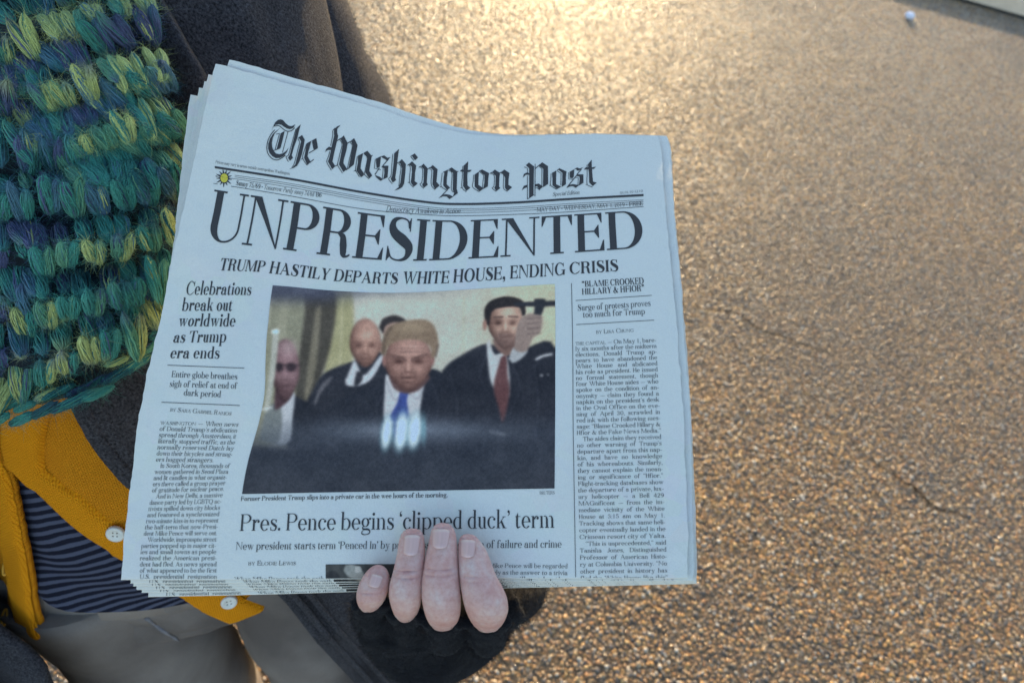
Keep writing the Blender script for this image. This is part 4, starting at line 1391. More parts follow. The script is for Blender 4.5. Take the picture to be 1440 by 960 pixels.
# ================================================================== LETTERING (drawn here stroke by stroke; no font files)
class Font:
    """high-contrast roman: S stem, H hairline, B serif reach, n curve steps"""
    def __init__(s, S, H, B, n=10, sub=0):
        s.S, s.H, s.B, s.n, s.sub = S, H, B, n, sub
        s.cache = {}
    # primitives ------------------------------------------------
    def R(s, x0, y0, x1, y1): s.L.append([(x0, y0), (x1, y0), (x1, y1), (x0, y1)])
    def Pg(s, *p): s.L.append(list(p))
    def V(s, x, y0, y1, b='lr', t='lr', w=None):
        w = s.S if w is None else w
        s.R(x, y0, x + w, y1)
        B, H = s.B, s.H
        if b: s.R(x - (B if 'l' in b else 0), y0, x + w + (B if 'r' in b else 0), y0 + H)
        if t: s.R(x - (B if 'l' in t else 0), y1 - H, x + w + (B if 'r' in t else 0), y1)
    def LN(s, x0, y0, x1, y1, w): s.L.append([(x0 - w / 2, y0), (x0 + w / 2, y0), (x1 + w / 2, y1), (x1 - w / 2, y1)])
    def AR(s, cx, cy, rx, ry, a0, a1, wx, wy):
        n = max(3, int(s.n * abs(a1 - a0) / 180 * 1.2))
        a = np.radians(np.linspace(a0, a1, n + 1))
        for i in range(n):
            c0, s0, c1, s1 = math.cos(a[i]), math.sin(a[i]), math.cos(a[i + 1]), math.sin(a[i + 1])
            s.L.append([(cx + rx * c0, cy + ry * s0), (cx + rx * c1, cy + ry * s1), (cx + (rx - wx) * c1, cy + (ry - wy) * s1), (cx + (rx - wx) * c0, cy + (ry - wy) * s0)])
    def RB(s, pts, ws):
        n = max(6, s.n * 2)
        p = catmull(pts, n + 1)
        w_ = np.interp(np.linspace(0, 1, n + 1), np.linspace(0, 1, len(ws)), ws) / 2
        d = np.gradient(p, axis=0); d /= np.linalg.norm(d, axis=1)[:, None] + 1e-9
        q = np.stack([-d[:, 1], d[:, 0]], 1)
        a, b = p + q * w_[:, None], p - q * w_[:, None]
        for i in range(n):
            q4 = [tuple(a[i]), tuple(a[i + 1]), tuple(b[i + 1]), tuple(b[i])]
            mx, my = sum(k[0] for k in q4) / 4, sum(k[1] for k in q4) / 4
            q4.sort(key=lambda k: math.atan2(k[1] - my, k[0] - mx))      # keep every piece convex
            s.L.append(q4)
    def BL(s, cx, cy, r):
        k = max(6, s.n)
        s.L.append([(cx + r * math.cos(2 * math.pi * i / k), cy + r * math.sin(2 * math.pi * i / k)) for i in range(k)])
    def beak(s, x, y, d, up, h=150):        # triangular arm ending (E, F, T, L)
        s.Pg((x, y), (x, y + up * h), (x - d * 18, y + up * h * .95), (x - d * 95, y))
    # glyphs ----------------------------------------------------
    def draw(s, ch):
        S, H, B = s.S, s.H, s.B; c = 700; x = 460; s.L = []
        A = s.AR; V = s.V; R = s.R; LN = s.LN
        th = S * 1.02
        if ch == 'A':
            LN(B + 30, 0, 335, c, H * 1.25); s.Pg((335 - S * .75, c), (335 + 10, c), (B + 560 + S * .5, 0), (B + 560 - S * .62, 0))
            R(130, 215, 450, 215 + H); R(0, 0, 2 * B + 60, H); R(560 - S * .7 - 10, 0, 560 + S * .5 + 2 * B, H); w = 560 + S * .5 + 2 * B
        elif ch == 'B':
            V(B, 0, c, 'l', 'l'); A(B + S + 130, 530, 215, 170, -90, 90, th, H); R(B + S, 360, B + S + 130, 360 + H); R(B + S, c - H, B + S + 130, c)
            A(B + S + 150, 190, 240, 190, -90, 90, th * 1.05, H); R(B + S, 0, B + S + 150, H); R(B + S, 380 - H, B + S + 150, 380); w = B + S + 390
        elif ch == 'C' or ch == 'G':
            A(345, 350, 345, 362, 55, 305, th * 1.05, H); A(345, 350, 340, 362, 35, 56, H * 2, H); A(345, 350, 340, 362, 304, 322, H * 2, H)
            s.Pg((600, c), (620, c), (620, 470), (600, 470)); s.Pg((560, 600), (610, c), (610, 470), (590, 480))
            if ch == 'C': s.Pg((600, 165), (622, 190), (622, 140), (570, 70)); w = 640
            else: V(560, 20, 310, '', 'lr'); R(470, 310 - H, 560 + S + B, 310); w = 560 + S + B
        elif ch == 'D':
            V(B, 0, c, 'l', 'l'); A(B + S + 140, 350, 360, 350, -90, 90, th * 1.1, H); R(B + S, 0, B + S + 141, H); R(B + S, c - H, B + S + 141, c); w = B + S + 500
        elif ch in 'EF':
            V(B, 0, c, 'l' if ch == 'E' else 'lr', 'l'); X = B + S + 330
            R(B + S, c - H, X, c); s.beak(X, c, 1, -1, 190)
            R(B + S, 350, X - 90, 350 + H); s.Pg((X - 60, 350 + H / 2 + 115), (X - 76, 350 + H / 2 + 110), (X - 150, 350 + H), (X - 150, 350), (X - 76, 350 - 110), (X - 60, 350 - 115))
            if ch == 'E': R(B + S, 0, X + 30, H); s.beak(X + 30, 0, 1, 1, 200)
            w = X + 30
        elif ch == 'H': V(B, 0, c); V(B + S + 2 * B + 210, 0, c); R(B + S, 345, B + S + 2 * B + 210, 345 + H); w = 2 * B + 2 * S + 2 * B + 210
        elif ch == 'I': V(B, 0, c); w = 2 * B + S
        elif ch == 'J': V(200, 120, c, '', 'lr'); A(200 + S - 150, 130, 150, 150, 180, 360, S * .5, H); s.BL(75, 140, S * .6); w = 200 + S + B
        elif ch == 'K':
            V(B, 0, c); LN(B + S + 20, 270, 520, c - 5, H * 1.4); s.Pg((B + S + 110, 400), (B + S + 160, 470), (600 + S * .2, 0), (600 - S, 0)); R(420, c - H, 620, c); R(600 - S - B, 0, 600 + S * .2 + B, H); w = 620 + B
        elif ch == 'L': V(B, 0, c, 'l', 'lr'); R(B + S, 0, B + S + 340, H); s.beak(B + S + 340, 0, 1, 1, 220); w = B + S + 350
        elif ch == 'M':
            LN(B + 25, 0, B + 35, c, H * 1.3); s.Pg((B + 20, c), (B + 20 + S * 1.1, c), (420 + S * .3, 0), (420 - S * .25, 0)); LN(420, 20, 690, c, H * 1.3); V(670, 0, c, 'lr', 'r')
            R(B - 50, 0, B + 110, H); R(B - 50, c - H, B + 60, c); w = 670 + S + B
        elif ch == 'N':
            R(B + 20, 0, B + 20 + H * 1.3, c); R(0, 0, 2 * B + 40 + H, H); R(0, c - H, B + 60, c); s.Pg((B + 10, c), (B + 10 + S * 1.15, c), (640, -12), (620, -12))
            R(640 - H * 1.3, 0, 640, c); R(640 - H * 1.3 - B - 20, c - H, 640 + B + 20, c); w = 640 + B + 20
        elif ch in 'OQ':
            A(360, 350, 360, 362, 0, 360, th * 1.12, H); w = 720
            if ch == 'Q': s.RB([(330, 20), (420, -80), (560, -170), (700, -160)], [H, S * .7, S * .7, H])
        elif ch == 'P': V(B, 0, c, 'lr', 'l'); A(B + S + 140, 510, 250, 190, -90, 90, th, H); R(B + S, 320, B + S + 140, 320 + H); R(B + S, c - H, B + S + 140, c); w = B + S + 390
        elif ch == 'R':
            V(B, 0, c, 'lr', 'l'); A(B + S + 130, 520, 235, 180, -90, 90, th, H); R(B + S, 340, B + S + 150, 340 + H); R(B + S, c - H, B + S + 130, c)
            s.RB([(B + S + 150, 352), (B + S + 245, 300), (B + S + 275, 180), (B + S + 300, 50), (B + S + 350, 8), (B + S + 420, 40)], [H, S * .8, S, S * .85, H * 1.4, H]); w = B + S + 430
        elif ch == 'S':
            s.RB([(415, 530), (380, 655), (255, 690), (130, 650), (95, 545), (150, 440), (300, 340), (420, 245), (440, 150), (390, 45), (260, 8), (120, 50), (50, 190)], [H, H, H, S * .6, S, S * 1.25, S * 1.4, S * 1.2, S, S * .55, H, H, H])
            s.Pg((425, 700), (445, 700), (445, 480), (425, 480)); s.Pg((390, 625), (435, 690), (435, 480)); s.Pg((30, 0), (50, 0), (50, 230), (30, 230)); s.Pg((45, 230), (45, 10), (100, 75)); w = 500
        elif ch == 'T':
            X = 580; V((X - S) / 2, 0, c, 'lr', ''); R(0, c - H, X, c); s.beak(X, c, 1, -1, 200); s.beak(0, c, -1, -1, 200); w = X
        elif ch == 'U':
            V(B, 190, c, '', 'lr'); A(B + 265, 200, 265, 212, 180, 270, th, H); A(B + 265, 200, 265, 212, 270, 360, H * 1.3, H); R(B + 530 - H * 1.3, 195, B + 530, c); R(B + 530 - B - 40, c - H, B + 530 + B + 10, c); w = B + 530 + B
        elif ch == 'V' or ch == 'W':
            def vee(o):
                s.Pg((o + B, c), (o + B + S * 1.15, c), (o + 345, -10), (o + 310, -10)); LN(o + 325, 0, o + 560, c, H * 1.3)
            vee(0); w = 560 + B
            R(0, c - H, 2 * B + S * 1.15, c)
            if ch == 'W': vee(355); R(355 + B, c - H, 355 + B * 2 + S * 1.15, c); w = 915 + B
            R(w - 2 * B - 40, c - H, w + 20, c)
        elif ch == 'X': s.Pg((B, c), (B + S * 1.2, c), (600, 0), (600 - S * 1.2, 0)); LN(70, 0, 550, c, H * 1.4); R(0, c - H, 240, c); R(440, c - H, 640, c); R(0, 0, 180, H); R(420, 0, 660, H); w = 660
        elif ch == 'Y':
            V(300 - S / 2, 0, 330, 'lr', ''); s.Pg((B, c), (B + S * 1.2, c), (300 + S / 2, 310), (300 - S / 2, 310)); LN(300 + S / 2 - 15, 320, 560, c, H * 1.3); R(0, c - H, 2 * B + S * 1.2, c); R(470, c - H, 630, c); w = 620
        elif ch == 'Z': R(20, c - H, 540, c); R(0, 0, 540, H); s.Pg((0, H), (S * 1.3, H), (540, c - H), (540 - S * 1.3, c - H)); s.beak(20, c, -1, -1, 180); s.beak(540, 0, 1, 1, 190); w = 560
        # lower case
        elif ch == 'a':
            V(270, 60, 330, '', ''); A(270 + S - 165, 330, 165, 136, 0, 160, S * .9, H); s.BL(85, 345, S * .62)
            A(165, 130, 165, 142, 60, 330, S, H); LN(200, 265, 280, 285, H * 1.2); R(190, 262, 280, 262 + H); s.RB([(270 + S / 2, 90), (270 + S * .8, 15), (270 + S + 70, 40)], [S, S * .6, H]); w = 270 + S + 70
        elif ch == 'b': V(B * .6, 0, 740, '', 'l'); A(B * .6 + S + 120, 230, 225, 242, -120, 125, S * 1.05, H); R(B * .6, 0, B * .6 + S * .5, 40); w = B * .6 + S + 345
        elif ch == 'c': A(215, 230, 215, 242, 60, 320, S * 1.05, H); s.BL(335, 360, S * .6); w = 385
        elif ch == 'd': V(300, 0, 740, 'r', 'l'); A(225, 230, 225, 242, 55, 305, S * 1.05, H); w = 300 + S + B
        elif ch == 'e': A(215, 230, 215, 242, 0, 320, S * 1.05, H); R(60, 225, 425, 225 + H); A(215, 230, 215, 242, -2, 60, S * .9, H); w = 420
        elif ch == 'f': V(B + 20, 0, 600, 'lr', ''); A(B + 20 + 170, 590, 170, 150, 50, 180, S * .95, H); s.BL(B + 285, 665, S * .6); R(0, x - H, B + S + 150, x); w = B + S + 190
        elif ch == 'g':
            A(200, 290, 190, 182, 0, 360, S, H); s.RB([(120, 130), (70, 90), (75, 40), (170, 15), (330, 10), (420, -50), (400, -150), (230, -205), (70, -180), (30, -110), (90, -30), (150, 0)], [H, S * .5, S * .6, S * .8, S * .8, S * .6, S * .5, H, S * .5, S * .5, H, H]); s.BL(420, 440, S * .5); LN(345, 400, 420, 445, H * 1.5); w = 450
        elif ch == 'h' or ch == 'n':
            V(B, 0, 740 if ch == 'h' else x, 'lr', 'l'); A(B + S + 120, 300, 150, 172, 0, 120, S * .98, H); V(B + S + 270 - S, 0, 310, 'lr', ''); w = 2 * B + S + 270
        elif ch == 'i': V(B, 0, x, 'lr', 'l'); s.BL(B + S / 2, 625, S * .68); w = 2 * B + S
        elif ch == 'j': V(B, -60, x, '', 'l'); A(B + S - 140, -70, 140, 140, 220, 360, S * .8, H); s.BL(B + S / 2, 625, S * .68); w = 2 * B + S
        elif ch == 'k': V(B, 0, 740, 'lr', 'l'); LN(B + S + 10, 180, 370, x - 5, H * 1.4); s.Pg((B + S + 70, 240), (B + S + 130, 310), (440, 0), (440 - S * 1.1, 0)); R(300, x - H, 450, x); R(300, 0, 490, H); w = 480
        elif ch == 'l': V(B, 0, 740, 'lr', 'l'); w = 2 * B + S
        elif ch == 'm':
            V(B, 0, x, 'lr', 'l'); A(B + S + 115, 300, 145, 172, 0, 120, S * .98, H); V(B + 260, 0, 310, 'lr', ''); A(B + S + 375, 300, 145, 172, 0, 120, S * .98, H); V(B + 520, 0, 310, 'lr', ''); w = 2 * B + S + 520
        elif ch == 'o': A(220, 230, 220, 242, 0, 360, S * 1.08, H); w = 440
        elif ch == 'p': V(B, -220, x, 'lr', 'l'); A(B + S + 115, 230, 225, 242, -125, 125, S * 1.05, H); w = B + S + 345
        elif ch == 'q': V(300, -220, x, 'lr', ''); A(225, 230, 225, 242, 55, 305, S * 1.05, H); w = 300 + S + B
        elif ch == 'r': V(B, 0, x, 'lr', 'l'); A(B + S + 130, 290, 150, 182, 70, 165, S * .8, H); s.BL(B + S + 170, 385, S * .62); w = B + S + 220
        elif ch == 's':
            s.RB([(290, 350), (260, 440), (170, 462), (85, 430), (65, 360), (110, 290), (210, 230), (295, 165), (300, 95), (255, 20), (170, 0), (80, 25), (35, 120)], [H, H, H, S * .6, S * .8, S * 1.0, S * 1.15, S, S * .8, S * .5, H, H, H])
            R(285, 330, 285 + H * 1.2, x); R(32, 0, 32 + H * 1.2, 140); s.Pg((260, 420), (300, 455), (300, 330)); s.Pg((35, 140), (35, 10), (75, 40)); w = 345
        elif ch == 't': V(B * .8, 80, x, '', ''); s.Pg((B * .8, x), (B * .8 + S, x), (B * .8 + S, 610)); R(0, x - H, B + S + 110, x); s.RB([(B * .8 + S / 2, 110), (B * .8 + S * .8, 15), (B + S + 110, 60)], [S, S * .7, H]); w = B + S + 120
        elif ch == 'u': V(B, 140, x, '', 'l'); A(B + 150, 150, 150, 162, 180, 300, S, H); V(B + 290 - S + 40, 0, x, 'r', 'l'); w = 2 * B + 330
        elif ch == 'v' or ch == 'w':
            def vv(o): s.Pg((o + 40, x), (o + 40 + S * 1.15, x), (o + 245, -8), (o + 215, -8)); LN(o + 230, 0, o + 385, x, H * 1.3)
            vv(0); w = 430; R(0, x - H, 100 + S, x)
            if ch == 'w': vv(245); w = 675; R(245, x - H, 345 + S, x)
            R(w - 110, x - H, w, x)
        elif ch == 'x': s.Pg((30, x), (30 + S * 1.2, x), (420, 0), (420 - S * 1.2, 0)); LN(50, 0, 370, x, H * 1.4); R(0, x - H, 180, x); R(290, x - H, 430, x); R(0, 0, 130, H); R(270, 0, 450, H); w = 450
        elif ch == 'y': s.Pg((40, x), (40 + S * 1.15, x), (260, -8), (225, -8)); s.RB([(395, x), (250, 30), (190, -130), (110, -215), (50, -190)], [H * 1.3, H * 1.4, H * 1.4, H * 1.2, H]); s.BL(60, -170, S * .6); R(0, x - H, 100 + S, x); R(320, x - H, 440, x); w = 435
        elif ch == 'z': R(20, x - H, 360, x); R(0, 0, 370, H); s.Pg((0, H), (S * 1.2, H), (360, x - H), (360 - S * 1.2, x - H)); R(20, x - 120, 20 + H, x); R(370 - H, 0, 370, 130); w = 380
        # figures
        elif ch == '0': A(230, 330, 225, 340, 0, 360, S, H); w = 460
        elif ch == '1': V(160, 0, 660, 'lr', 'l'); w = 420
        elif ch == '2': s.RB([(60, 520), (120, 640), (250, 655), (360, 560), (330, 400), (180, 200), (50, 40)], [S, H, H, S, S, H * 2, H * 2]); R(40, 0, 400, S * .8); w = 440
        elif ch == '3': A(200, 480, 170, 180, -80, 150, S * .9, H); A(200, 160, 200, 170, -160, 85, S, H); s.BL(90, 540, S * .6); s.BL(70, 130, S * .6); w = 440
        elif ch == '4': V(290, 0, 660, 'lr', ''); LN(40, 200, 310, 650, H * 1.4); R(20, 180, 430, 180 + H * 1.4); w = 450
        elif ch == '5': A(190, 210, 220, 220, -150, 130, S, H); R(80, 360, 80 + H * 1.4, 660); s.Pg((80, 660), (380, 660), (380, 590), (80, 610)); s.BL(70, 130, S * .6); w = 440
        elif ch == '6': A(225, 215, 215, 225, 0, 360, S, H); s.RB([(30, 230), (60, 430), (180, 600), (370, 660)], [S, S, S * .7, H]); w = 460
        elif ch == '7': s.Pg((30, 660), (420, 660), (420, 600), (50, 560)); s.RB([(415, 640), (270, 380), (200, 160), (190, 0)], [H, S * .5, S, S * 1.1]); w = 440
        elif ch == '8': A(225, 490, 170, 175, 0, 360, S * .9, H); A(225, 165, 205, 175, 0, 360, S, H); w = 450
        elif ch == '9': A(225, 445, 215, 220, 0, 360, S, H); s.RB([(420, 430), (390, 230), (270, 60), (90, 0)], [S, S, S * .7, H]); w = 460
        # points
        elif ch == '.': s.BL(S * .7, S * .55, S * .62); w = S * 1.4
        elif ch == ',': s.BL(S * .7, S * .55, S * .62); s.RB([(S * 1.1, S * .5), (S, -80), (S * .3, -140)], [S * .5, S * .4, H * .7]); w = S * 1.4
        elif ch in '‘“':
            for o in ((0,) if ch == '‘' else (0, 170)): s.BL(o + S * .7, 560, S * .6); s.RB([(o + S * .3, 570), (o + S * .4, 670), (o + S * 1.1, 720)], [S * .5, S * .4, H * .7])
            w = S * 1.4 if ch == '‘' else S * 1.4 + 170
        elif ch in '’”':
            for o in ((0,) if ch == '’' else (0, 170)): s.BL(o + S * .7, 650, S * .6); s.RB([(o + S * 1.1, 640), (o + S, 550), (o + S * .3, 490)], [S * .5, S * .4, H * .7])
            w = S * 1.4 if ch == '’' else S * 1.4 + 170
        elif ch == '-': R(0, 195, 220, 195 + max(50, H)); w = 220
        elif ch == '—': R(0, 205, 640, 205 + max(40, H)); w = 640
        elif ch == ':': s.BL(S * .7, S * .55, S * .62); s.BL(S * .7, 390, S * .62); w = S * 1.4
        elif ch == '/': LN(0, -100, 300, 740, max(50, H)); w = 300
        elif ch == '•': s.BL(110, 300, 95); w = 220
        elif ch == '&':
            s.RB([(620, 440), (560, 240), (440, 80), (280, 0), (110, 20), (40, 140), (90, 280), (260, 390), (340, 530), (300, 670), (200, 680), (160, 560), (220, 420), (400, 180), (560, 20), (660, 20)], [H, H, H, H * 1.5, S * .7, S, S * .8, H * 1.3, S * .6, H, H, S * .6, S, S * 1.1, S * .8, H]); R(540, 440 - H, 700, 440); w = 700
        else: w = 200
        return s.L, w
    def glyph(s, ch):
        if ch not in s.cache:
            polys, w = s.draw(ch)
            s.cache[ch] = (*subdivide(*union(polys), s.sub), w)
        return s.cache[ch]

def subdivide(v, f, k):
    """uniform 1-to-4 split so that big letters follow the bent sheet"""
    for _ in range(k):
        a, b, c = v[f[:, 0]], v[f[:, 1]], v[f[:, 2]]
        n = len(v); m = len(f)
        v = np.vstack([v, (a + b) / 2, (b + c) / 2, (c + a) / 2])
        i = np.arange(m)
        ab, bc, ca = n + i, n + m + i, n + 2 * m + i
        f = np.vstack([np.stack([f[:, 0], ab, ca], 1), np.stack([ab, f[:, 1], bc], 1), np.stack([ca, bc, f[:, 2]], 1), np.stack([ab, bc, ca], 1)])
    return v, f

def union(polys):
    """flat, non-overlapping triangles covering the union of the polygons"""
    vs, fs = [], []
    for p in polys:
        q = []
        for a in p:
            if not q or abs(a[0] - q[-1][0]) + abs(a[1] - q[-1][1]) > 1e-6: q.append(a)
        if len(q) > 2 and abs(q[0][0] - q[-1][0]) + abs(q[0][1] - q[-1][1]) < 1e-6: q.pop()
        if len(q) < 3: continue
        ar = sum(q[i][0] * q[(i + 1) % len(q)][1] - q[(i + 1) % len(q)][0] * q[i][1] for i in range(len(q)))
        if abs(ar) < 1e-3: continue
        if ar < 0: q = q[::-1]
        o = len(vs)
        vs += [Vector(a) for a in q]
        fs.append(list(range(o, o + len(q))))
    if not fs: return np.zeros((0, 2)), np.zeros((0, 3), int)
    ov, oe, of, _, _, off = delaunay_2d_cdt(vs, [], fs, 0, 1e-4)
    tri = [f for f, src in zip(of, off) if len(src)]
    T = np.array([[f[0], f[k], f[k + 1]] for f in tri for k in range(1, len(f) - 1)], int).reshape(-1, 3)
    return np.array([tuple(v) for v in ov]), T

HEAD = Font(128, 25, 62, 26, 3)
BOLD = Font(140, 34, 46, 12, 1)
CELB = Font(118, 26, 40, 14, 1)
REG = Font(92, 24, 48, 12, 1)
BODY = Font(80, 34, 34, 6)
BODYB = Font(112, 36, 34, 6)
NARR = Font(78, 30, 30, 8)

class Ink:
    def __init__(s): s.v, s.f, s.n = [], [], 0
    def add(s, v, f):
        if len(f) == 0: return
        s.v.append(v); s.f.append(f + s.n); s.n += len(v)
    def build(s, name, m, parent, k=0, lift=.00028):
        v = np.vstack(s.v); f = np.vstack(s.f)
        t = np.clip(v[:, 1], 0, 1.0)
        keep = ~((v[f][:, :, 1] > 1.0).all(1))
        W = page_world(v[:, 0], t, k, lift)
        # triangles must face the viewer
        a, b_, c = (W[f[:, i]] for i in range(3))
        flip = np.einsum('ij,j->i', np.cross(b_ - a, c - a), -_F) < 0
        f = np.where(flip[:, None], f[:, ::-1], f)
        return part_of(parent, name, W, f[keep], m)

def part_of(parent, name, V, F, m, smooth=False, col=None, uv=None):
    o = mesh_obj(name, V, F, m, None, smooth, col, uv)
    o.parent = parent
    if parent.type == 'EMPTY': o.matrix_parent_inverse = Matrix.Translation(-parent.location)
    return o

def layout(font, text, track=0):
    out, x, small = [], 0, 1.0
    for ch in text:
        if ch == ' ': x += 235 + track; out.append((' ', None, 1)); continue
        if ch == '{': small = .74; continue
        if ch == '}': small = 1.0; continue
        v, f, w = font.glyph(ch)
        out.append((ch, x, small)); x += w * small + 62 + track
    return out, x - 62 - track

def text(dst, font, s, p0, p1, cap, track=0, justify=False, slant=0.0, hs=None):
    """set a line from photo point p0 to p1 (ends of its baseline); cap = capital height in photo pixels"""
    (s0, s1), (t0, t1) = page_inv(np.array([p0[0], p1[0]]), np.array([p0[1], p1[1]]))
    tm, sm = (t0 + t1) / 2, (s0 + s1) / 2
    dy = float((page(sm, tm + .002)[1] - page(sm, tm - .002)[1]) / .004)
    vs = cap / dy / 700.0
    out, wn = layout(font, s, track)
    nsp = s.count(' ')
    extra = 0
    sc = (s1 - s0) / wn
    if justify and nsp:
        target = hs * .95
        lo, hi = target * .94, target * 1.05
        sc2 = np.clip(sc, lo, hi)
        extra = ((s1 - s0) / sc2 - wn) / nsp
        if extra < -90: extra = -90; sc2 = (s1 - s0) / (wn + extra * nsp)
        sc = sc2
    elif hs is not None and sc > hs * 1.08: sc = hs
    k = 0
    for ch, x, sm_ in out:
        if x is None: k += 1; continue
        v, f, w = font.glyph(ch)
        if not len(f): continue
        v = v * sm_
        u = (v[:, 0] + slant * v[:, 1] + x + k * extra) * sc
        ss = s0 + u
        tt = t0 + (t1 - t0) * (u / (s1 - s0)) - v[:, 1] * vs
        dst.add(np.stack([ss, tt], 1), f)

def rule(dst, pts, wid):
    """printed rule along photo points; wid in photo pixels"""
    p = np.array(pts, float)
    if len(p) == 2 : p = p[0] + (p[1] - p[0]) * np.linspace(0, 1, 24)[:, None]
    else: p = catmull(p, 60)
    a = np.stack(page_inv(p[:, 0], p[:, 1] - (wid / 2 if abs(p[-1, 0] - p[0, 0]) > abs(p[-1, 1] - p[0, 1]) else 0)), 1)
    if abs(p[-1, 0] - p[0, 0]) > abs(p[-1, 1] - p[0, 1]):
        b_ = np.stack(page_inv(p[:, 0], p[:, 1] + wid / 2), 1)
    else:
        a = np.stack(page_inv(p[:, 0] - wid / 2, p[:, 1]), 1); b_ = np.stack(page_inv(p[:, 0] + wid / 2, p[:, 1]), 1)
    n = len(p)
    V = np.stack([a, b_], 1).reshape(-1, 2)
    i = np.arange(n - 1) * 2
    F = np.vstack([np.stack([i, i + 1, i + 3], 1), np.stack([i, i + 3, i + 2], 1)])
    dst.add(V, F)

# ================================================================== THE PILE OF NEWSPAPERS
PAPER_LABELS = [
    'topmost newspaper of the held pile, its whole front page with black headline and photo showing',
    'second newspaper from the top, its corner peeking out above the topmost front page',
    'third newspaper from the top of the pile, its left edge just beside the topmost page',
    'fourth newspaper from the top of the held pile, showing only thin paper edges',
    'fifth newspaper from the top, thin edge just above the lowest one of the pile',
    'lowest newspaper of the pile, its upper corner reaching farthest towards the teal scarf']
papers = []
for k in range(6):
    c = page_world(.5, 1.0, k)
    root = empty('newspaper', tuple(c))
    bpy.context.view_layer.update()
    tag(root, PAPER_LABELS[k], 'newspaper', 'newspapers stacked in the hand')
    papers.append(root)
    # folded sheet: front face, rounded fold at the bottom, back face, with thin layered free edges
    ns, ntt = 90, 110
    s_ = np.linspace(0, 1, ns); t_ = np.linspace(0, 1, ntt)
    Sg, Tg = np.meshgrid(s_, t_, indexing='ij')
    jag = .0012 * vnoise(np.stack([Tg * 40, Sg * 0 + k, Sg * 0], -1), 90) + .0008 * vnoise(np.stack([Tg * 160, Sg * 0 + k, Sg * 0], -1), 91)
    Se = Sg + jag * ((Sg == 0) * 1.0 - (Sg == 1) * 1.0)
    Te = Tg + (Tg == 0) * .0010 * vnoise(np.stack([Sg * 60, Sg * 0 + k, Sg * 0], -1), 92)
    TH = .0017
    Fr = page_world(Se, Te, k)
    Bk = page_world(Se, Te, k, -TH)
    fold = []
    for a_ in np.linspace(0, np.pi, 9)[1:-1]:
        base = page_world(s_, np.ones(ns), k)
        down = page_world(s_, np.ones(ns), k) - page_world(s_, np.full(ns, .995), k)
        down /= np.linalg.norm(down, axis=1)[:, None]
        bk = page_world(s_, np.ones(ns), k, -TH)
        mid = (base + bk) / 2
        fold.append(mid + (base - bk) / 2 * math.cos(a_) + down * (TH * .22) * math.sin(a_))
    sheet = np.concatenate([Fr, np.stack(fold, 1), Bk[:, ::-1]], 1)          # ns x M
    Mn = sheet.shape[1]
    page_o = part_of(root, 'front_page', sheet.reshape(-1, 3), grid_faces(ns, Mn), M['newsprint'], True)
    # inner leaves: slightly shorter sheets inside the fold, seen at the free edges
    lv = []
    for q in range(1, 5):
        d = .0017 * q / 5
        g0 = .0018 * rng.random(2) 
        e0, e1 = .0035 * rng.random(), .0035 * rng.random()
        Si = np.clip(Sg, e0, 1 - e1) + jag * .8 * ((Sg < .5) * 1.0 - (Sg > .5) * 1.0) * ((Sg == 0) | (Sg == 1))
        Lf = page_world(Si, np.clip(Tg, g0[0] + .0006 * q, .999), k, -d)
        lv.append((Lf.reshape(-1, 3), grid_faces(ns, ntt)))
    V, F = join(lv)
    part_of(root, 'inner_leaves', V, F, M['newsprint'], True)
top = papers[0]

# ---- masthead, traced letter by letter
class MH: pass
ORG = {1: (366, 160), 2: (450, 165), 3: (534, 190), 4: (610, 210), 5: (680, 210), 6: (754, 210)}
mh = []
def poly(r, *pts): mh.append(('p', r, pts))
def line(r, w_, *pts): mh.append(('l', r, pts, w_))
# T
poly(1, (188, 292), (215, 220), (250, 150), (300, 105), (345, 97), (385, 110), (430, 165), (480, 203), (520, 213), (560, 200), (587, 176), (570, 225), (540, 250), (495, 262), (450, 250), (405, 225), (360, 190), (310, 178), (255, 192), (218, 226))
line(1, 11, (235, 212), (300, 202), (345, 225), (400, 270), (450, 295), (500, 296), (545, 275), (578, 238))
poly(1, (345, 238), (270, 290), (215, 340), (165, 420), (135, 510), (133, 590), (155, 660), (200, 715), (260, 750), (330, 748), (390, 715), (440, 660), (480, 572), (430, 635), (380, 670), (320, 685), (265, 672), (225, 630), (200, 560), (195, 490), (210, 410), (240, 340), (290, 285))
line(1, 11, (245, 272), (180, 350), (130, 450), (110, 560), (120, 650), (160, 720), (220, 770), (290, 780), (350, 755), (425, 700))
poly(1, (345, 332), (412, 290), (380, 430), (342, 575), (275, 605))
line(1, 9, (322, 345), (250, 602)); line(1, 11, (218, 625), (330, 585)); line(1, 9, (268, 348), (330, 332)); line(1, 9, (467, 303), (373, 658))
# h
poly(1, (683, 182), (610, 250), (525, 590), (500, 690), (470, 745), (500, 795), (552, 745), (530, 700), (570, 560), (625, 410), (655, 280))
line(1, 9, (600, 258), (540, 470), (500, 620), (475, 700), (435, 732), (475, 812))
poly(1, (635, 410), (705, 360), (750, 440), (735, 530), (700, 690), (665, 800), (620, 880), (560, 915), (485, 937), (545, 905), (590, 860), (625, 720), (680, 500), (690, 470), (660, 420))
line(1, 9, (635, 420), (662, 485), (640, 580), (600, 740), (570, 850), (535, 900))
# e
poly(1, (785, 500), (862, 458), (835, 560), (810, 640), (798, 720), (850, 815), (795, 867), (740, 745), (760, 640))
line(1, 9, (782, 508), (745, 620), (715, 745), (788, 872))
poly(1, (862, 458), (946, 413), (973, 570), (908, 608), (895, 520), (880, 462)); line(1, 9, (878, 470), (903, 600))
line(1, 11, (820, 665), (968, 578)); line(1, 11, (835, 825), (905, 770)); line(1, 9, (690, 770), (722, 755))
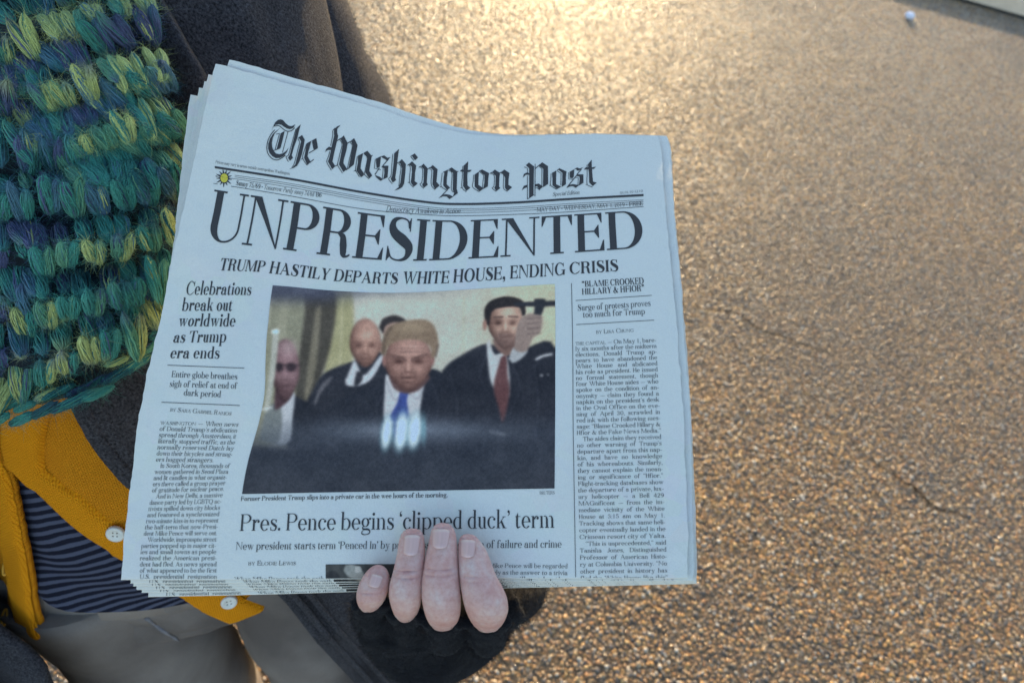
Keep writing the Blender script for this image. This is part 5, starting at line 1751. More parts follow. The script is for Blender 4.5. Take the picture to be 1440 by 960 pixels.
# W
poly(2, (347, 133), (290, 155), (240, 205), (235, 260), (240, 310), (200, 480), (185, 560), (155, 690), (135, 745), (205, 880), (257, 825), (210, 745), (240, 600), (290, 390), (307, 320), (290, 260), (292, 195))
line(2, 9, (258, 180), (215, 232), (215, 300), (178, 485)); line(2, 9, (165, 575), (140, 670), (115, 755), (192, 897))
poly(2, (85, 592), (105, 535), (150, 498), (200, 510), (190, 555), (130, 552), (100, 575))
poly(2, (340, 365), (402, 308), (467, 440), (445, 560), (400, 720), (395, 775), (457, 875), (395, 925), (320, 795), (345, 680), (385, 460), (358, 385))
line(2, 9, (330, 373), (372, 455), (340, 600), (300, 770), (300, 815), (378, 942)); line(2, 11, (288, 398), (350, 358)); line(2, 11, (245, 832), (305, 800))
poly(2, (512, 408), (575, 353), (634, 470), (600, 640), (570, 800), (480, 872), (500, 760), (555, 480), (530, 420))
line(2, 9, (505, 420), (545, 490), (500, 690), (462, 865)); line(2, 12, (455, 445), (515, 408)); line(2, 12, (440, 888), (500, 850))
# a
poly(2, (640, 650), (727, 606), (692, 780), (684, 862), (742, 950), (690, 1010), (615, 900), (640, 760)); line(2, 9, (628, 662), (597, 890), (665, 1008))
poly(2, (735, 603), (800, 566), (874, 655), (848, 800), (832, 905), (882, 985), (830, 1032), (765, 930), (785, 800), (806, 690)); line(2, 9, (742, 614), (797, 690), (768, 860), (748, 965))
line(2, 10, (860, 668), (887, 638)); line(2, 10, (572, 905), (602, 905)); line(2, 9, (690, 1010), (750, 960)); line(2, 9, (748, 965), (825, 1040))
# s
poly(3, (-65, 400), (22, 358), (0, 540), (-50, 562), (-60, 480)); line(3, 9, (-75, 410), (-92, 562), (20, 587))
poly(3, (20, 363), (75, 343), (130, 385), (182, 373), (130, 440), (95, 410), (50, 385)); line(3, 12, (155, 398), (55, 515))
poly(3, (45, 518), (147, 518), (132, 715), (60, 747), (80, 640), (75, 560), (28, 545)); line(3, 9, (58, 565), (45, 735)); line(3, 12, (-5, 555), (-80, 665))
poly(3, (-85, 670), (-40, 690), (0, 705), (40, 735), (60, 747), (15, 772), (-25, 745), (-60, 710))
# h
poly(3, (326, 236), (245, 310), (235, 470), (210, 690), (185, 740), (220, 802), (277, 760), (262, 720), (285, 560), (306, 380)); line(3, 9, (220, 320), (205, 500), (190, 690), (150, 740), (212, 823))
poly(3, (315, 465), (375, 408), (442, 490), (432, 640), (412, 820), (380, 880), (320, 915), (248, 937), (320, 880), (350, 800), (377, 560), (347, 480)); line(3, 9, (318, 480), (358, 540), (340, 700), (323, 862)); line(3, 10, (290, 478), (330, 455))
# i
poly(3, (540, 345), (590, 310), (647, 380), (595, 427)); line(3, 9, (522, 362), (578, 432)); line(3, 9, (522, 362), (560, 335))
poly(3, (490, 495), (545, 443), (617, 515), (597, 640), (590, 780), (642, 815), (575, 872), (525, 800), (545, 620), (540, 530)); line(3, 9, (493, 505), (517, 560), (502, 790), (570, 882)); line(3, 10, (468, 515), (500, 488)); line(3, 9, (475, 800), (505, 800))
# n
poly(3, (690, 535), (740, 483), (812, 567), (800, 700), (794, 800), (812, 838), (745, 892), (715, 832), (740, 800), (745, 580), (715, 540)); line(3, 9, (690, 545), (725, 585), (712, 790), (680, 830), (742, 902)); line(3, 10, (662, 545), (700, 525))
poly(3, (840, 560), (895, 506), (977, 580), (957, 790), (1012, 850), (935, 917), (890, 830), (905, 600), (870, 560)); line(3, 9, (838, 570), (880, 610), (868, 830), (932, 922)); line(3, 11, (808, 578), (848, 548))
# g
poly(4, (155, 385), (242, 343), (222, 480), (217, 590), (277, 650), (225, 687), (160, 610), (165, 480), (180, 400)); line(4, 9, (143, 397), (133, 500), (125, 620), (212, 692)); line(4, 9, (105, 640), (130, 620))
poly(4, (240, 345), (300, 306), (397, 375), (392, 500), (387, 670), (407, 740), (320, 802), (345, 740), (320, 680), (325, 500), (325, 400), (265, 345)); line(4, 9, (248, 355), (308, 410), (296, 670), (352, 732)); line(4, 10, (385, 385), (415, 370))
line(4, 11, (232, 683), (135, 782)); poly(4, (82, 827), (140, 768), (210, 758), (280, 773), (327, 800), (265, 842), (220, 797), (160, 792))
# t
poly(4, (580, 203), (503, 280), (500, 450), (495, 620), (550, 702), (617, 650), (570, 610), (565, 450), (577, 300)); line(4, 9, (490, 285), (482, 460), (475, 640), (550, 717)); poly(4, (438, 372), (470, 343), (570, 350), (642, 348), (610, 382), (540, 384)); line(4, 9, (450, 655), (478, 640))
# o
poly(4, (690, 425), (762, 378), (755, 480), (752, 600), (842, 660), (775, 712), (690, 630), (690, 500)); line(4, 9, (675, 430), (665, 540), (657, 640), (767, 717))
poly(4, (758, 370), (815, 341), (932, 402), (918, 520), (912, 630), (835, 670), (855, 560), (858, 440), (790, 375)); line(4, 9, (768, 375), (838, 440), (830, 540), (823, 655))
# n
poly(5, (130, 400), (190, 343), (277, 400), (266, 500), (262, 630), (284, 655), (215, 707), (180, 650), (200, 620), (205, 450), (160, 400)); line(5, 9, (128, 410), (180, 445), (175, 620), (145, 655), (212, 712)); line(5, 10, (105, 412), (140, 388))
poly(5, (295, 390), (350, 343), (437, 400), (422, 500), (420, 600), (483, 640), (405, 703), (360, 650), (365, 480), (330, 410)); line(5, 9, (293, 400), (340, 440), (335, 650), (402, 709)); line(5, 11, (268, 405), (302, 382))
# P
poly(5, (715, 270), (765, 223), (852, 290), (847, 500), (842, 775), (768, 817), (770, 600), (770, 320)); line(5, 9, (688, 298), (740, 320), (743, 420)); line(5, 9, (740, 450), (740, 842)); line(5, 9, (742, 840), (850, 770), (872, 790)); line(5, 10, (870, 248), (868, 785))
poly(5, (920, 285), (990, 220), (1087, 285), (1090, 585), (1003, 642), (1008, 330), (950, 285)); line(5, 9, (938, 290), (985, 330), (983, 625)); line(5, 11, (870, 330), (950, 258))
poly(5, (870, 590), (930, 578), (1003, 630), (945, 682), (900, 622), (870, 632)); line(5, 9, (872, 655), (905, 650), (945, 688))
poly(5, (663, 482), (680, 418), (730, 393), (770, 403), (770, 432), (710, 432)); poly(5, (643, 697), (680, 618), (740, 598), (740, 640), (690, 657))
# o s t
poly(6, (265, 400), (342, 358), (336, 480), (336, 590), (422, 630), (355, 672), (275, 610), (275, 480)); line(6, 9, (250, 410), (247, 500), (245, 610), (347, 677)); line(6, 9, (225, 615), (250, 605))
poly(6, (345, 355), (390, 320), (512, 375), (500, 480), (502, 590), (430, 637), (440, 520), (442, 400), (380, 350)); line(6, 9, (355, 365), (420, 410), (415, 612))
poly(6, (565, 380), (642, 338), (636, 460), (610, 492), (570, 482)); line(6, 9, (550, 390), (550, 505), (622, 505))
poly(6, (630, 345), (690, 308), (735, 325), (797, 303), (740, 350), (700, 362), (670, 335)); line(6, 11, (762, 338), (688, 424)); poly(6, (690, 423), (797, 423), (797, 567), (720, 612), (735, 500), (730, 460), (680, 452)); line(6, 12, (690, 430), (520, 642)); line(6, 9, (648, 475), (710, 480), (705, 602))
poly(6, (508, 657), (560, 598), (620, 588), (680, 598), (732, 600), (665, 652), (620, 622), (570, 627))
poly(6, (937, 176), (873, 255), (890, 400), (895, 560), (955, 622), (1022, 563), (960, 545), (947, 400), (938, 290)); line(6, 9, (860, 260), (860, 420), (860, 590), (947, 637)); poly(6, (803, 342), (840, 303), (930, 310), (1012, 293), (970, 332), (880, 337)); line(6, 9, (838, 600), (862, 588))
polys = []
for it in mh:
    ox, oy = ORG[it[1]]
    p = np.array(it[2], float) / 12 + (ox, oy)
    if it[0] == 'p':
        polys.append(p)
    else:
        w_ = it[3] / 12 / 2 * 1.15
        if len(p) > 3: p = catmull(p, len(p) * 3)
        d = np.gradient(p, axis=0); d /= np.linalg.norm(d, axis=1)[:, None]
        q = np.stack([-d[:, 1], d[:, 0]], 1) * w_
        for i in range(len(p) - 1):
            polys.append(np.array([p[i] + q[i], p[i + 1] + q[i + 1], p[i + 1] - q[i + 1], p[i] - q[i]]))
mv, mt_ = subdivide(*union([[tuple(a) for a in p] for p in polys]), 1)
st = np.stack(page_inv(mv[:, 0], mv[:, 1]), 1)
I_ = Ink(); I_.add(st, mt_)
I_.build('masthead', M['ink'], top)

# ---- rules under the masthead, the sun emblem, small lines
I_ = Ink()
rule(I_, [(302, 235.2), (410, 252), (510, 270.5), (600, 284.3), (650, 287), (725, 284.8), (800, 280), (905, 274.4)], 3.0)
for off_, w_ in ((6.5, .5), (9, .5), (12, .5)):
    rule(I_, [(330 if off_ < 10 else 303, 240 + off_ - (0 if off_ < 10 else 4.5)), (410, 252 + off_), (510, 270.5 + off_), (600, 284.3 + off_), (650, 287 + off_), (725, 284.8 + off_), (800, 280 + off_), (905, 274.4 + off_)], w_)
rule(I_, [(325, 262), (410, 276), (510, 294), (600, 302), (650, 303.5), (725, 301.5), (800, 298), (905, 290.5)], .7)
rule(I_, [(303, 248), (306, 248.5)], .6); rule(I_, [(300, 258), (306, 259)], .6)
I_.build('rule_lines', M['ink'], top)
cx, cy = 315.2, 250.4
def disc(rx, ry, n=36): return [(cx + rx * math.cos(2 * math.pi * k / n), cy + ry * math.sin(2 * math.pi * k / n)) for k in range(n)]
def flat_print(polys, name, m, parent, lift=.00028):
    v, f = union(polys)
    J = Ink(); J.add(np.stack(page_inv(v[:, 0], v[:, 1]), 1), f)
    return J.build(name, m, parent, 0, lift)
so_ = flat_print([disc(5.2, 6.2)], 'sun_disc', M['yellow_ink'], top)
rays = []
for k in range(13):
    a_ = 2 * math.pi * k / 13 + .2
    L_ = 12.5 if k % 2 else 11
    u_ = np.array([math.cos(a_), math.sin(a_)]); n_ = np.array([-u_[1], u_[0]])
    b0_ = np.array([cx, cy]) + u_ * np.array([6.2, 7.2]); b1_ = np.array([cx, cy]) + u_ * np.array([L_, L_ * 1.05])
    rays.append([tuple(b0_ + n_ * 1.1), tuple(b1_ + n_ * .2), tuple(b1_ - n_ * .2), tuple(b0_ - n_ * 1.1)])
o_, i_ = np.array(disc(6.3, 7.3)), np.array(disc(5.2, 6.2))
for k in range(36): rays.append([tuple(o_[k]), tuple(o_[(k + 1) % 36]), tuple(i_[(k + 1) % 36]), tuple(i_[k])])
flat_print(rays, 'sun_rays', M['ink'], top)

def print_text(name, m, *args, **kw):
    J = Ink(); text(J, *args, **kw); return J.build(name, m, top)
print_text('price_note', M['ink_fine'], BODY, 'Prices may vary in areas outside metropolitan Washington.', (303, 229.6), (408, 246.3), 4.2)
I_ = Ink()
text(I_, BODYB, 'Sunny 75/69 •', (331.5, 260.5), (369, 266), 7)
text(I_, BODY, 'Tomorrow: Partly sunny 74/68', (370.5, 266.2), (441, 276.5), 6.4, slant=.25)
text(I_, BODYB, 'B6', (444, 276.5), (452, 277.5), 6.6)
I_.build('weather_line', M['ink_fine'], top)
print_text('edition_note', M['ink_fine'], BODY, 'Special Edition', (777, 276), (814.5, 273), 5.6, slant=.25)
print_text('number_line', M['ink_fine'], BODY, '01.01.10 12.10', (872, 273), (904, 270), 3.6)
print_text('motto', M['ink_fine'], BODY, 'Democracy Awakens in Action', (543, 297.2), (647, 299.6), 7.6, slant=.25)
I_ = Ink()
text(I_, BODY, 'MAY DAY • WEDNESDAY, MAY 1, 2019 •', (755, 298), (882, 290.2), 6.0)
text(I_, BODYB, 'FREE', (885, 290), (904, 288.6), 6.2)
I_.build('dateline', M['ink_fine'], top)

I_ = Ink()
text(I_, HEAD, 'UNPRESIDENTED', (287, 336), (905.5, 348.5), 58.5, track=-18)
I_.build('headline', M['ink'], top)
I_ = Ink()
for wd, p0, p1 in (('TRUMP', (308, 380), (371, 382.4)), ('HASTILY', (378, 384), (462.5, 394)), ('DEPARTS', (469, 395), (558.5, 399)), ('WHITE', (565.5, 399), (631, 398)), ('HOUSE,', (637, 397.5), (710.5, 392.5)), ('ENDING', (717, 391.8), (795, 386.5)), ('CRISIS', (801, 385.5), (869.5, 381))):
    text(I_, BOLD, wd, p0, p1, 17.0)
I_.build('subheadline', M['ink'], top)
I_ = Ink()
for wd, p0, p1 in (('Celebrations', (261, 414.5), (352.5, 414.8)), ('break out', (255.5, 437), (326, 437)), ('worldwide', (250, 458.5), (330, 459)), ('as Trump', (243, 481.5), (317.5, 481)), ('era ends', (238.5, 503.5), (308, 504))):
    text(I_, CELB, wd, p0, p1, 16.5)
I_.build('story_heading', M['ink'], top)
I_ = Ink()
for wd, p0, p1 in (('Entire globe breathes', (241, 530), (333.5, 533.5)), ('sigh of relief at end of', (238, 543.5), (333, 546.5)), ('dark period', (258, 556), (310, 558.5))):
    text(I_, REG, wd, p0, p1, 8.8)
I_.build('deck', M['ink_fine'], top)
I_ = Ink()
for wd, p0, p1 in (('Surge of protests proves', (812.5, 437), (915, 430)), ('too much for Trump', (820, 446.5), (907, 441.5))):
    text(I_, REG, wd, p0, p1, 8.6)
I_.build('deck', M['ink_fine'], top)
print_text('byline', M['ink_fine'], BODY, '{BY} S{ARA} G{ABRIEL} R{AMOS}', (239, 578.3), (325, 584), 6.2)
print_text('byline', M['ink_fine'], BODY, '{BY} L{ISA} C{HUNG}', (838.5, 469.3), (891, 466.5), 6.0)
print_text('byline', M['ink_fine'], BODY, '{BY} E{LODIE} L{EWIS}', (349, 794.5), (416, 794.2), 6.6)
I_ = Ink()
text(I_, BOLD, '“BLAME CROOKED', (818.5, 403.5), (905.5, 399), 8.6)
text(I_, BOLD, 'HILLARY & HFIOR”', (818.5, 414.2), (906, 409), 8.6)
I_.build('side_heading', M['ink'], top)
for pts_, w_ in (([(235.5, 513.3), (343.5, 517.5)], .8), ([(227, 565.3), (337, 570)], .8), ([(809.5, 422.5), (916.5, 415.2)], .7), ([(810, 456.3), (920, 450)], .7),
                 ([(803.7, 398), (805.5, 500), (806, 600), (808, 720), (809.5, 811)], .8)):
    I_ = Ink(); rule(I_, pts_, w_); I_.build('column_rule', M['ink_fine'], top)
print_text('photo_caption', M['ink'], BODYB, 'Former President Trump slips into a private car in the wee hours of the morning.', (338.5, 704), (629.5, 698.5), 6.6)
print_text('photo_credit', M['ink_fine'], NARR, 'REUTERS', (759, 695), (780, 694.5), 4.6)
I_ = Ink()
text(I_, CELB if False else REG, 'Pres. Pence begins ‘clipped duck’ term', (337, 746), (779.5, 741.5), 24.5, track=-14)
I_.build('second_headline', M['ink'], top)
I_ = Ink()
text(I_, REG, 'New president starts term ‘Penced In’ by predecessor’s long reign of failure and crime', (331.5, 772.5), (789.5, 769.5), 10.6)
I_.build('second_deck', M['ink'], top)

LEFTCOL = ['{WASHINGTON} — When news', 'of Donald Trump’s abdication', 'spread through Amsterdam, it', 'literally stopped traffic, as the', 'normally reserved Dutch lay', 'down their bicycles and strang-', 'ers hugged strangers.|', '>In South Korea, thousands of', 'women gathered in Seoul Plaza', 'and lit candles in what organiz-', 'ers there called a group prayer', 'of gratitude for nuclear peace.|', '>And in New Delhi, a massive', 'dance party led by LGBTQ ac-', 'tivists spilled down city blocks', 'and featured a synchronized', 'two-minute kiss-in to represent', 'the half-term that now-Presi-', 'dent Mike Pence will serve out.|', '>Worldwide, impromptu street', 'parties popped up in major cit-', 'ies and small towns as people', 'realized the American presi-', 'dent had fled. As news spread', 'of what appeared to be the first', 'U.S. presidential resignation']
RIGHTCOL = ['{THE CAPITAL} — On May 1, bare-', 'ly six months after the midterm', 'elections, Donald Trump ap-', 'pears to have abandoned the', 'White House and abdicated', 'his role as president. He issued', 'no formal statement, though', 'four White House aides — who', 'spoke on the condition of an-', 'onymity — claim they found a', 'napkin on the president’s desk', 'in the Oval Office on the eve-', 'ning of April 30, scrawled in', 'red ink with the following mes-', 'sage: “Blame Crooked Hillary &', 'Hfior & the Fake News Media.”|', '>The aides claim they received', 'no other warning of Trump’s', 'departure apart from this nap-', 'kin, and have no knowledge', 'of his whereabouts. Similarly,', 'they cannot explain the mean-', 'ing or significance of “Hfior.”', 'Flight-tracking databases show', 'the departure of a private, lux-', 'ury helicopter — a Bell 429', 'MAGnificent — from the im-', 'mediate vicinity of the White', 'House at 3:15 am on May 1.', 'Tracking shows that same heli-', 'copter eventually landed in the', 'Crimean resort city of Yalta.|', '>“This is unprecedented,” said', 'Tanisha Jones, Distinguished', 'Professor of American Histo-', 'ry at Columbia University. “No', 'other president in history has', 'fled the White House like this”']
LXL = [(1, 225), (5, 221), (8, 218), (12, 213.5), (15, 208.5), (19, 202), (21, 198.5), (23, 196.5), (26, 196.5)]
LXR = [(1, 334.5), (5, 328), (8, 322.5), (12, 314.5), (15, 309), (19, 305), (21, 303.5), (26, 304.5)]
def column(dst, lines, ly, dyr, xl, xr, cap, hs, only=None):
    for k, ln in enumerate(lines, 1):
        if only is not None and k not in only: continue
        y = ly(k); a, b_ = float(interp(k, xl)), float(interp(k, xr))
        last = ln.endswith('|'); ln = ln.rstrip('|')
        if ln.startswith('>'): ln = ln[1:]; a += (b_ - a) * .07
        text(dst, BODY, ln, (a, y), (b_, y + dyr(k)), cap, justify=not last, hs=hs)
def hs_for(ln, wpx, smid=.1):
    s0, s1 = page_inv(np.array([300., 300. + wpx]), np.array([650., 650.]))[0]
    return (s1 - s0) / layout(BODY, ln)[1]
hsL = hs_for('literally stopped traffic, as the', 108)
ly1 = lambda k: 596.8 + 8.66 * (k - 1)
dy1 = lambda k: float(np.interp(k, [1, 7, 12, 20, 26], [2.8, 1.0, -2.4, -.4, 0]))
I_ = Ink(); column(I_, LEFTCOL, ly1, dy1, LXL, LXR, 6.3, hsL); I_.build('text_column', M['ink_fine'], top)
ly2 = lambda k: 485.3 + 8.02 * (k - 1) + .0245 * (k - 1) ** 2
dy2 = lambda k: float(np.interp(k, [1, 15, 38], [-4.6, -3.4, -1.4]))
RXL = [(1, 809.3), (15, 811), (38, 816.3)]; RXR = [(1, 922.7), (15, 929), (38, 938.7)]
hsR = hs_for('napkin on the president’s desk', 116)
I_ = Ink(); column(I_, RIGHTCOL, ly2, dy2, RXL, RXR, 6.0, hsR); I_.build('text_column', M['ink_fine'], top)
MIDL = [('When Mike Pence took the oath', (329, 817.2), (455, 816.2)), ('mediately as the answer to a trivia', (668, 807), (798, 808)), ('How Mike Pence will be regarded', (668, 797.6), (798, 798.4)), ('question, will not be the', (668, 816.4), (798, 817))]
I_ = Ink()
for s, a, b_ in MIDL: text(I_, BODY, s, a, b_, 6.2)
I_.build('text_column', M['ink_fine'], top)
for k in range(1, 6):
    I_ = Ink()
    column(I_, LEFTCOL, lambda q: ly1(q) + (2.0 if k % 2 else 3.0), dy1, LXL, LXR, 6.3, hsL, only=(25, 26))
    column(I_, RIGHTCOL, lambda q: ly2(q) + 2.0, dy2, RXL, RXR, 6.0, hsR, only=(37, 38))
    for s, a, b_ in (MIDL[0], MIDL[3]): text(I_, BODY, s, (a[0], a[1] - .5), (b_[0], b_[1] - .5), 6.2)
    I_.build('text_column', M['ink_fine'], papers[k], k)

# ---- the printed picture: a flat colour print, drawn with soft-edged shapes
class Paint:
    def __init__(s, x, y): s.x, s.y = x, y; s.c = np.zeros(x.shape + (3,))
    def sdf(s, pts):
        p = np.array(pts, float); x, y = s.x, s.y
        d = np.full(x.shape, 1e18); sg = np.ones(x.shape)
        n = len(p)
        for i in range(n):
            a, b = p[i], p[i - 1]
            ex, ey = b - a
            wx, wy = x - a[0], y - a[1]
            tt = np.clip((wx * ex + wy * ey) / (ex * ex + ey * ey + 1e-9), 0, 1)
            d = np.minimum(d, (wx - ex * tt) ** 2 + (wy - ey * tt) ** 2)
            c1, c2, c3 = y >= a[1], y < b[1], ex * wy > ey * wx
            sg = np.where((c1 & c2 & c3) | (~c1 & ~c2 & ~c3), -sg, sg)
        return sg * np.sqrt(d)
    def blend(s, m, col, a=1.0):
        m = (m * a)[..., None]
        s.c = s.c * (1 - m) + np.array(col, float) / 255 * m
    def poly(s, pts, col, soft=4, a=1.0, smooth=True):
        if smooth and len(pts) > 3:
            p = np.array(pts + pts[:1], float); pts = catmull(p, len(pts) * 5)[:-1]
        s.blend(smoothstep(soft, -soft, s.sdf(pts)), col, a)
    def ell(s, cx, cy, rx, ry, col, soft=.12, a=1.0, rot=0.0):
        c_, s_ = math.cos(rot), math.sin(rot)
        dx, dy = s.x - cx, s.y - cy
        q = np.hypot((dx * c_ + dy * s_) / rx, (-dx * s_ + dy * c_) / ry)
        s.blend(smoothstep(1 + soft, 1 - soft, q), col, a)
    def stroke(s, pts, w, col, soft=2.5, a=1.0):
        p = catmull(np.array(pts, float), max(8, len(pts) * 5)) if len(pts) > 2 else np.array(pts, float)
        d = np.full(s.x.shape, 1e9)
        for i in range(len(p) - 1):
            e = p[i + 1] - p[i]; wx, wy = s.x - p[i, 0], s.y - p[i, 1]
            tt = np.clip((wx * e[0] + wy * e[1]) / (e @ e + 1e-9), 0, 1)
            d = np.minimum(d, np.hypot(wx - e[0] * tt, wy - e[1] * tt))
        s.blend(smoothstep(w / 2 + soft, w / 2 - soft, d), col, a)

def head(A, cx, cy, rx, ry, skin, side=.25, drop=0.0, feat=1.0, dark=1.0, jaw=.2):
    """a softly lit printed face: ellipsoid shading from a lamp overhead, then sockets, nose, mouth"""
    v = (A.y - cy) / ry
    u = (A.x - cx) / (rx * (1 - jaw * smoothstep(.15, 1.0, v)))
    r = np.hypot(u, v)
    z = np.sqrt(np.clip(1 - r * r, 0, 1))
    lit = .52 + .50 * z - .20 * v + side * u * .55
    g = lambda a, b, sa, sb: np.exp(-((u - a) / sa) ** 2 - ((v - b - drop) / sb) ** 2)
    f = feat
    lit = lit + .16 * f * g(0, -.42, .5, .22)
    for sg in (-1, 1):
        lit = lit - .50 * f * g(sg * .40, -.02, .22, .085) - .22 * f * g(sg * .40, -.14, .30, .06) + .12 * f * g(sg * .46, .22, .22, .14) - .14 * f * g(sg * .30, .42, .07, .16)
        lit = lit - .12 * f * g(sg * .15, .26, .06, .10)
    lit = lit + .20 * f * g(0, .12, .075, .20) - .30 * f * g(0, .33, .17, .035) - .40 * f * g(0, .52, .30, .035) + .12 * f * g(0, .60, .22, .05) - .16 * f * g(0, .68, .24, .04) + .10 * f * g(0, .80, .2, .08)
    lit = np.clip(lit, .12, 1.25) * dark
    col = np.array(skin, float) / 255
    warm = np.stack([lit ** .9, lit ** 1.05, lit ** 1.05], -1)
    m = smoothstep(1.05, .93, r)[..., None]
    A.c = A.c * (1 - m) + np.clip(col * warm, 0, 1) * m

def print_grid(corners, nu, nv):
    c = np.array(corners, float)
    st = np.stack(page_inv(c[:, 0], c[:, 1]), 1)
    u, v = np.meshgrid(np.linspace(0, 1, nu), np.linspace(0, 1, nv), indexing='ij')
    return (st[0] * (1 - u[..., None]) + st[1] * u[..., None]) * (1 - v[..., None]) + (st[3] * (1 - u[..., None]) + st[2] * u[..., None]) * v[..., None]

def to_albedo(c):
    lin = np.where(c <= .04045, c / 12.92, ((np.maximum(c, 0) + .055) / 1.055) ** 2.4)
    return np.clip(lin / srgb(172, 199, 224) * .70, .012, .80)

q = print_grid([(383.5, 401.2), (780.3, 399.2), (779.8, 686.3), (340.3, 694.2)], 520, 380)
ph = page(q[..., 0], q[..., 1])
A_ = Paint((ph[..., 0] - 330) * 3.064, (ph[..., 1] - 390) * 3.064)
x, y = A_.x, A_.y
A_.c[:] = np.array([186, 190, 176]) / 255
# wall: warmer right, cool and dark at the top left, door frame uprights
A_.blend(smoothstep(900, 1380, x) * .7, (198, 198, 160))
A_.blend(np.exp(-((x - 700) / 260) ** 2 - ((y - 150) / 150) ** 2) * .55, (196, 202, 192))
A_.poly([(420, 60), (505, 60), (500, 420), (400, 560), (390, 300)], (160, 160, 112), 12, .9)
A_.poly([(290, 70), (432, 70), (405, 330), (310, 560), (255, 560)], (72, 70, 62), 12, 1)
A_.poly([(348, 140), (372, 140), (345, 420), (300, 520)], (128, 124, 104), 8, .8)
A_.poly([(165, 40), (296, 80), (282, 300), (240, 560), (80, 760)], (134, 138, 116), 10, 1)
A_.poly([(200, 80), (232, 80), (215, 280), (180, 300)], (156, 158, 134), 9, .7)
A_.blend(smoothstep(150, 60, y) * smoothstep(620, 350, x) * .85, (58, 66, 92))
A_.blend(smoothstep(110, 40, y) * smoothstep(1150, 500, x) * .7, (76, 86, 112))
A_.stroke([(465, 90), (455, 380)], 5, (206, 206, 168), 5, .6)
A_.stroke([(988, 90), (985, 330)], 6, (180, 184, 150), 6, .6)
# the man behind, half hidden
A_.ell(690, 226, 56, 50, (170, 140, 126), .15)
A_.poly([(622, 215), (640, 178), (690, 163), (735, 182), (735, 205), (690, 192), (650, 210), (640, 240)], (52, 48, 50), 5)
# bald man on the left of the middle
A_.poly([(300, 560), (340, 480), (390, 410), (500, 365), (640, 335), (680, 700), (320, 700)], (40, 44, 56), 6)
A_.poly([(505, 375), (520, 360), (560, 420), (628, 335), (640, 350), (575, 450), (480, 462)], (186, 196, 206), 5)
A_.poly([(525, 405), (552, 408), (545, 450), (515, 465)], (46, 48, 58), 5)
head(A_, 563, 282, 68, 106, (178, 136, 120), side=.30, drop=.12, feat=.8, jaw=.22)
A_.ell(632, 300, 9, 24, (150, 110, 98), .5)
A_.poly([(340, 540), (372, 462), (420, 425), (410, 450), (370, 500), (350, 548)], (128, 130, 138), 4, .55)
A_.stroke([(480, 440), (500, 462)], 8, (196, 204, 212), 4)
# man with glasses at the far left
A_.poly([(248, 505), (330, 545), (420, 600), (640, 640), (640, 730), (225, 730)], (36, 40, 52), 5)
A_.poly([(175, 570), (255, 495), (250, 600), (236, 705), (170, 710)], (178, 190, 202), 5)
A_.poly([(105, 700), (140, 560), (200, 560), (190, 705)], (112, 124, 126), 5)
A_.poly([(175, 480), (245, 480), (240, 520), (190, 565), (172, 560)], (78, 54, 62), 5)
head(A_, 218, 398, 62, 134, (136, 104, 110), side=.30, drop=.0, feat=.7, jaw=.25)
A_.ell(238, 300, 36, 30, (190, 170, 172), .8, .55)
A_.ell(244, 386, 24, 19, (50, 38, 46), .35, .9); A_.ell(192, 386, 18, 19, (46, 36, 44), .35, .9); A_.stroke([(180, 376), (284, 379)], 4, (42, 34, 40), 3)
# pale post in front of him
A_.poly([(165, 228), (190, 232), (176, 400), (150, 560), (128, 565), (150, 400)], (170, 178, 168), 4)
A_.poly([(160, 224), (190, 224), (190, 242), (160, 242)], (216, 224, 220), 4)
A_.stroke([(120, 568), (158, 560)], 9, (206, 216, 220), 4)
# suits of the front row
A_.poly([(330, 720), (360, 600), (470, 520), (560, 480), (648, 430), (830, 395), (900, 415), (960, 480), (960, 760), (330, 760)], (36, 41, 54), 6)
A_.poly([(895, 400), (945, 355), (1085, 285), (1180, 330), (1262, 300), (1390, 330), (1400, 960), (880, 960)], (36, 40, 52), 6)
for pts_ in ([(560, 520), (600, 600), (610, 690)], [(845, 440), (880, 540), (860, 660)], [(800, 500), (840, 560), (812, 650)], [(645, 500), (612, 560), (640, 650)], [(930, 420), (960, 540), (950, 680)], [(1090, 330), (1060, 430), (1130, 560), (1150, 640)], [(1200, 380), (1230, 470), (1175, 610)], [(1290, 380), (1310, 520), (1300, 680)]):
    A_.stroke(pts_, 5, (66, 72, 88), 7, .5); A_.stroke([(a_ + 9, b_ + 3) for a_, b_ in pts_], 6, (22, 25, 34), 7, .5)
A_.stroke([(900, 405), (945, 358), (1085, 290)], 5, (74, 80, 92), 6, .5)
# right-hand man
A_.poly([(1086, 285), (1098, 270), (1120, 330), (1172, 335), (1182, 520), (1110, 466), (1090, 350)], (186, 196, 200), 4)
A_.poly([(1148, 342), (1170, 340), (1176, 420), (1184, 500), (1156, 625), (1138, 560), (1116, 468)], (102, 64, 66), 5)
A_.poly([(1112, 270), (1212, 270), (1196, 318), (1172, 338), (1130, 310)], (128, 98, 88), 5)
head(A_, 1167, 196, 76, 112, (182, 145, 126), side=.35, drop=.02, jaw=.30)
A_.ell(1168, 278, 52, 30, (112, 88, 84), .8, .55); A_.ell(1168, 248, 30, 8, (110, 84, 78), .8, .5)
A_.poly([(1080, 195), (1076, 140), (1105, 100), (1175, 82), (1240, 100), (1254, 150), (1240, 165), (1222, 128), (1140, 132), (1108, 150), (1095, 205)], (44, 40, 42), 5)
A_.stroke([(1118, 172), (1154, 170)], 7, (64, 50, 48), 5, .75); A_.stroke([(1182, 168), (1220, 170)], 7, (64, 50, 48), 5, .75)
A_.ell(1078, 205, 9, 24, (160, 120, 106), .4)
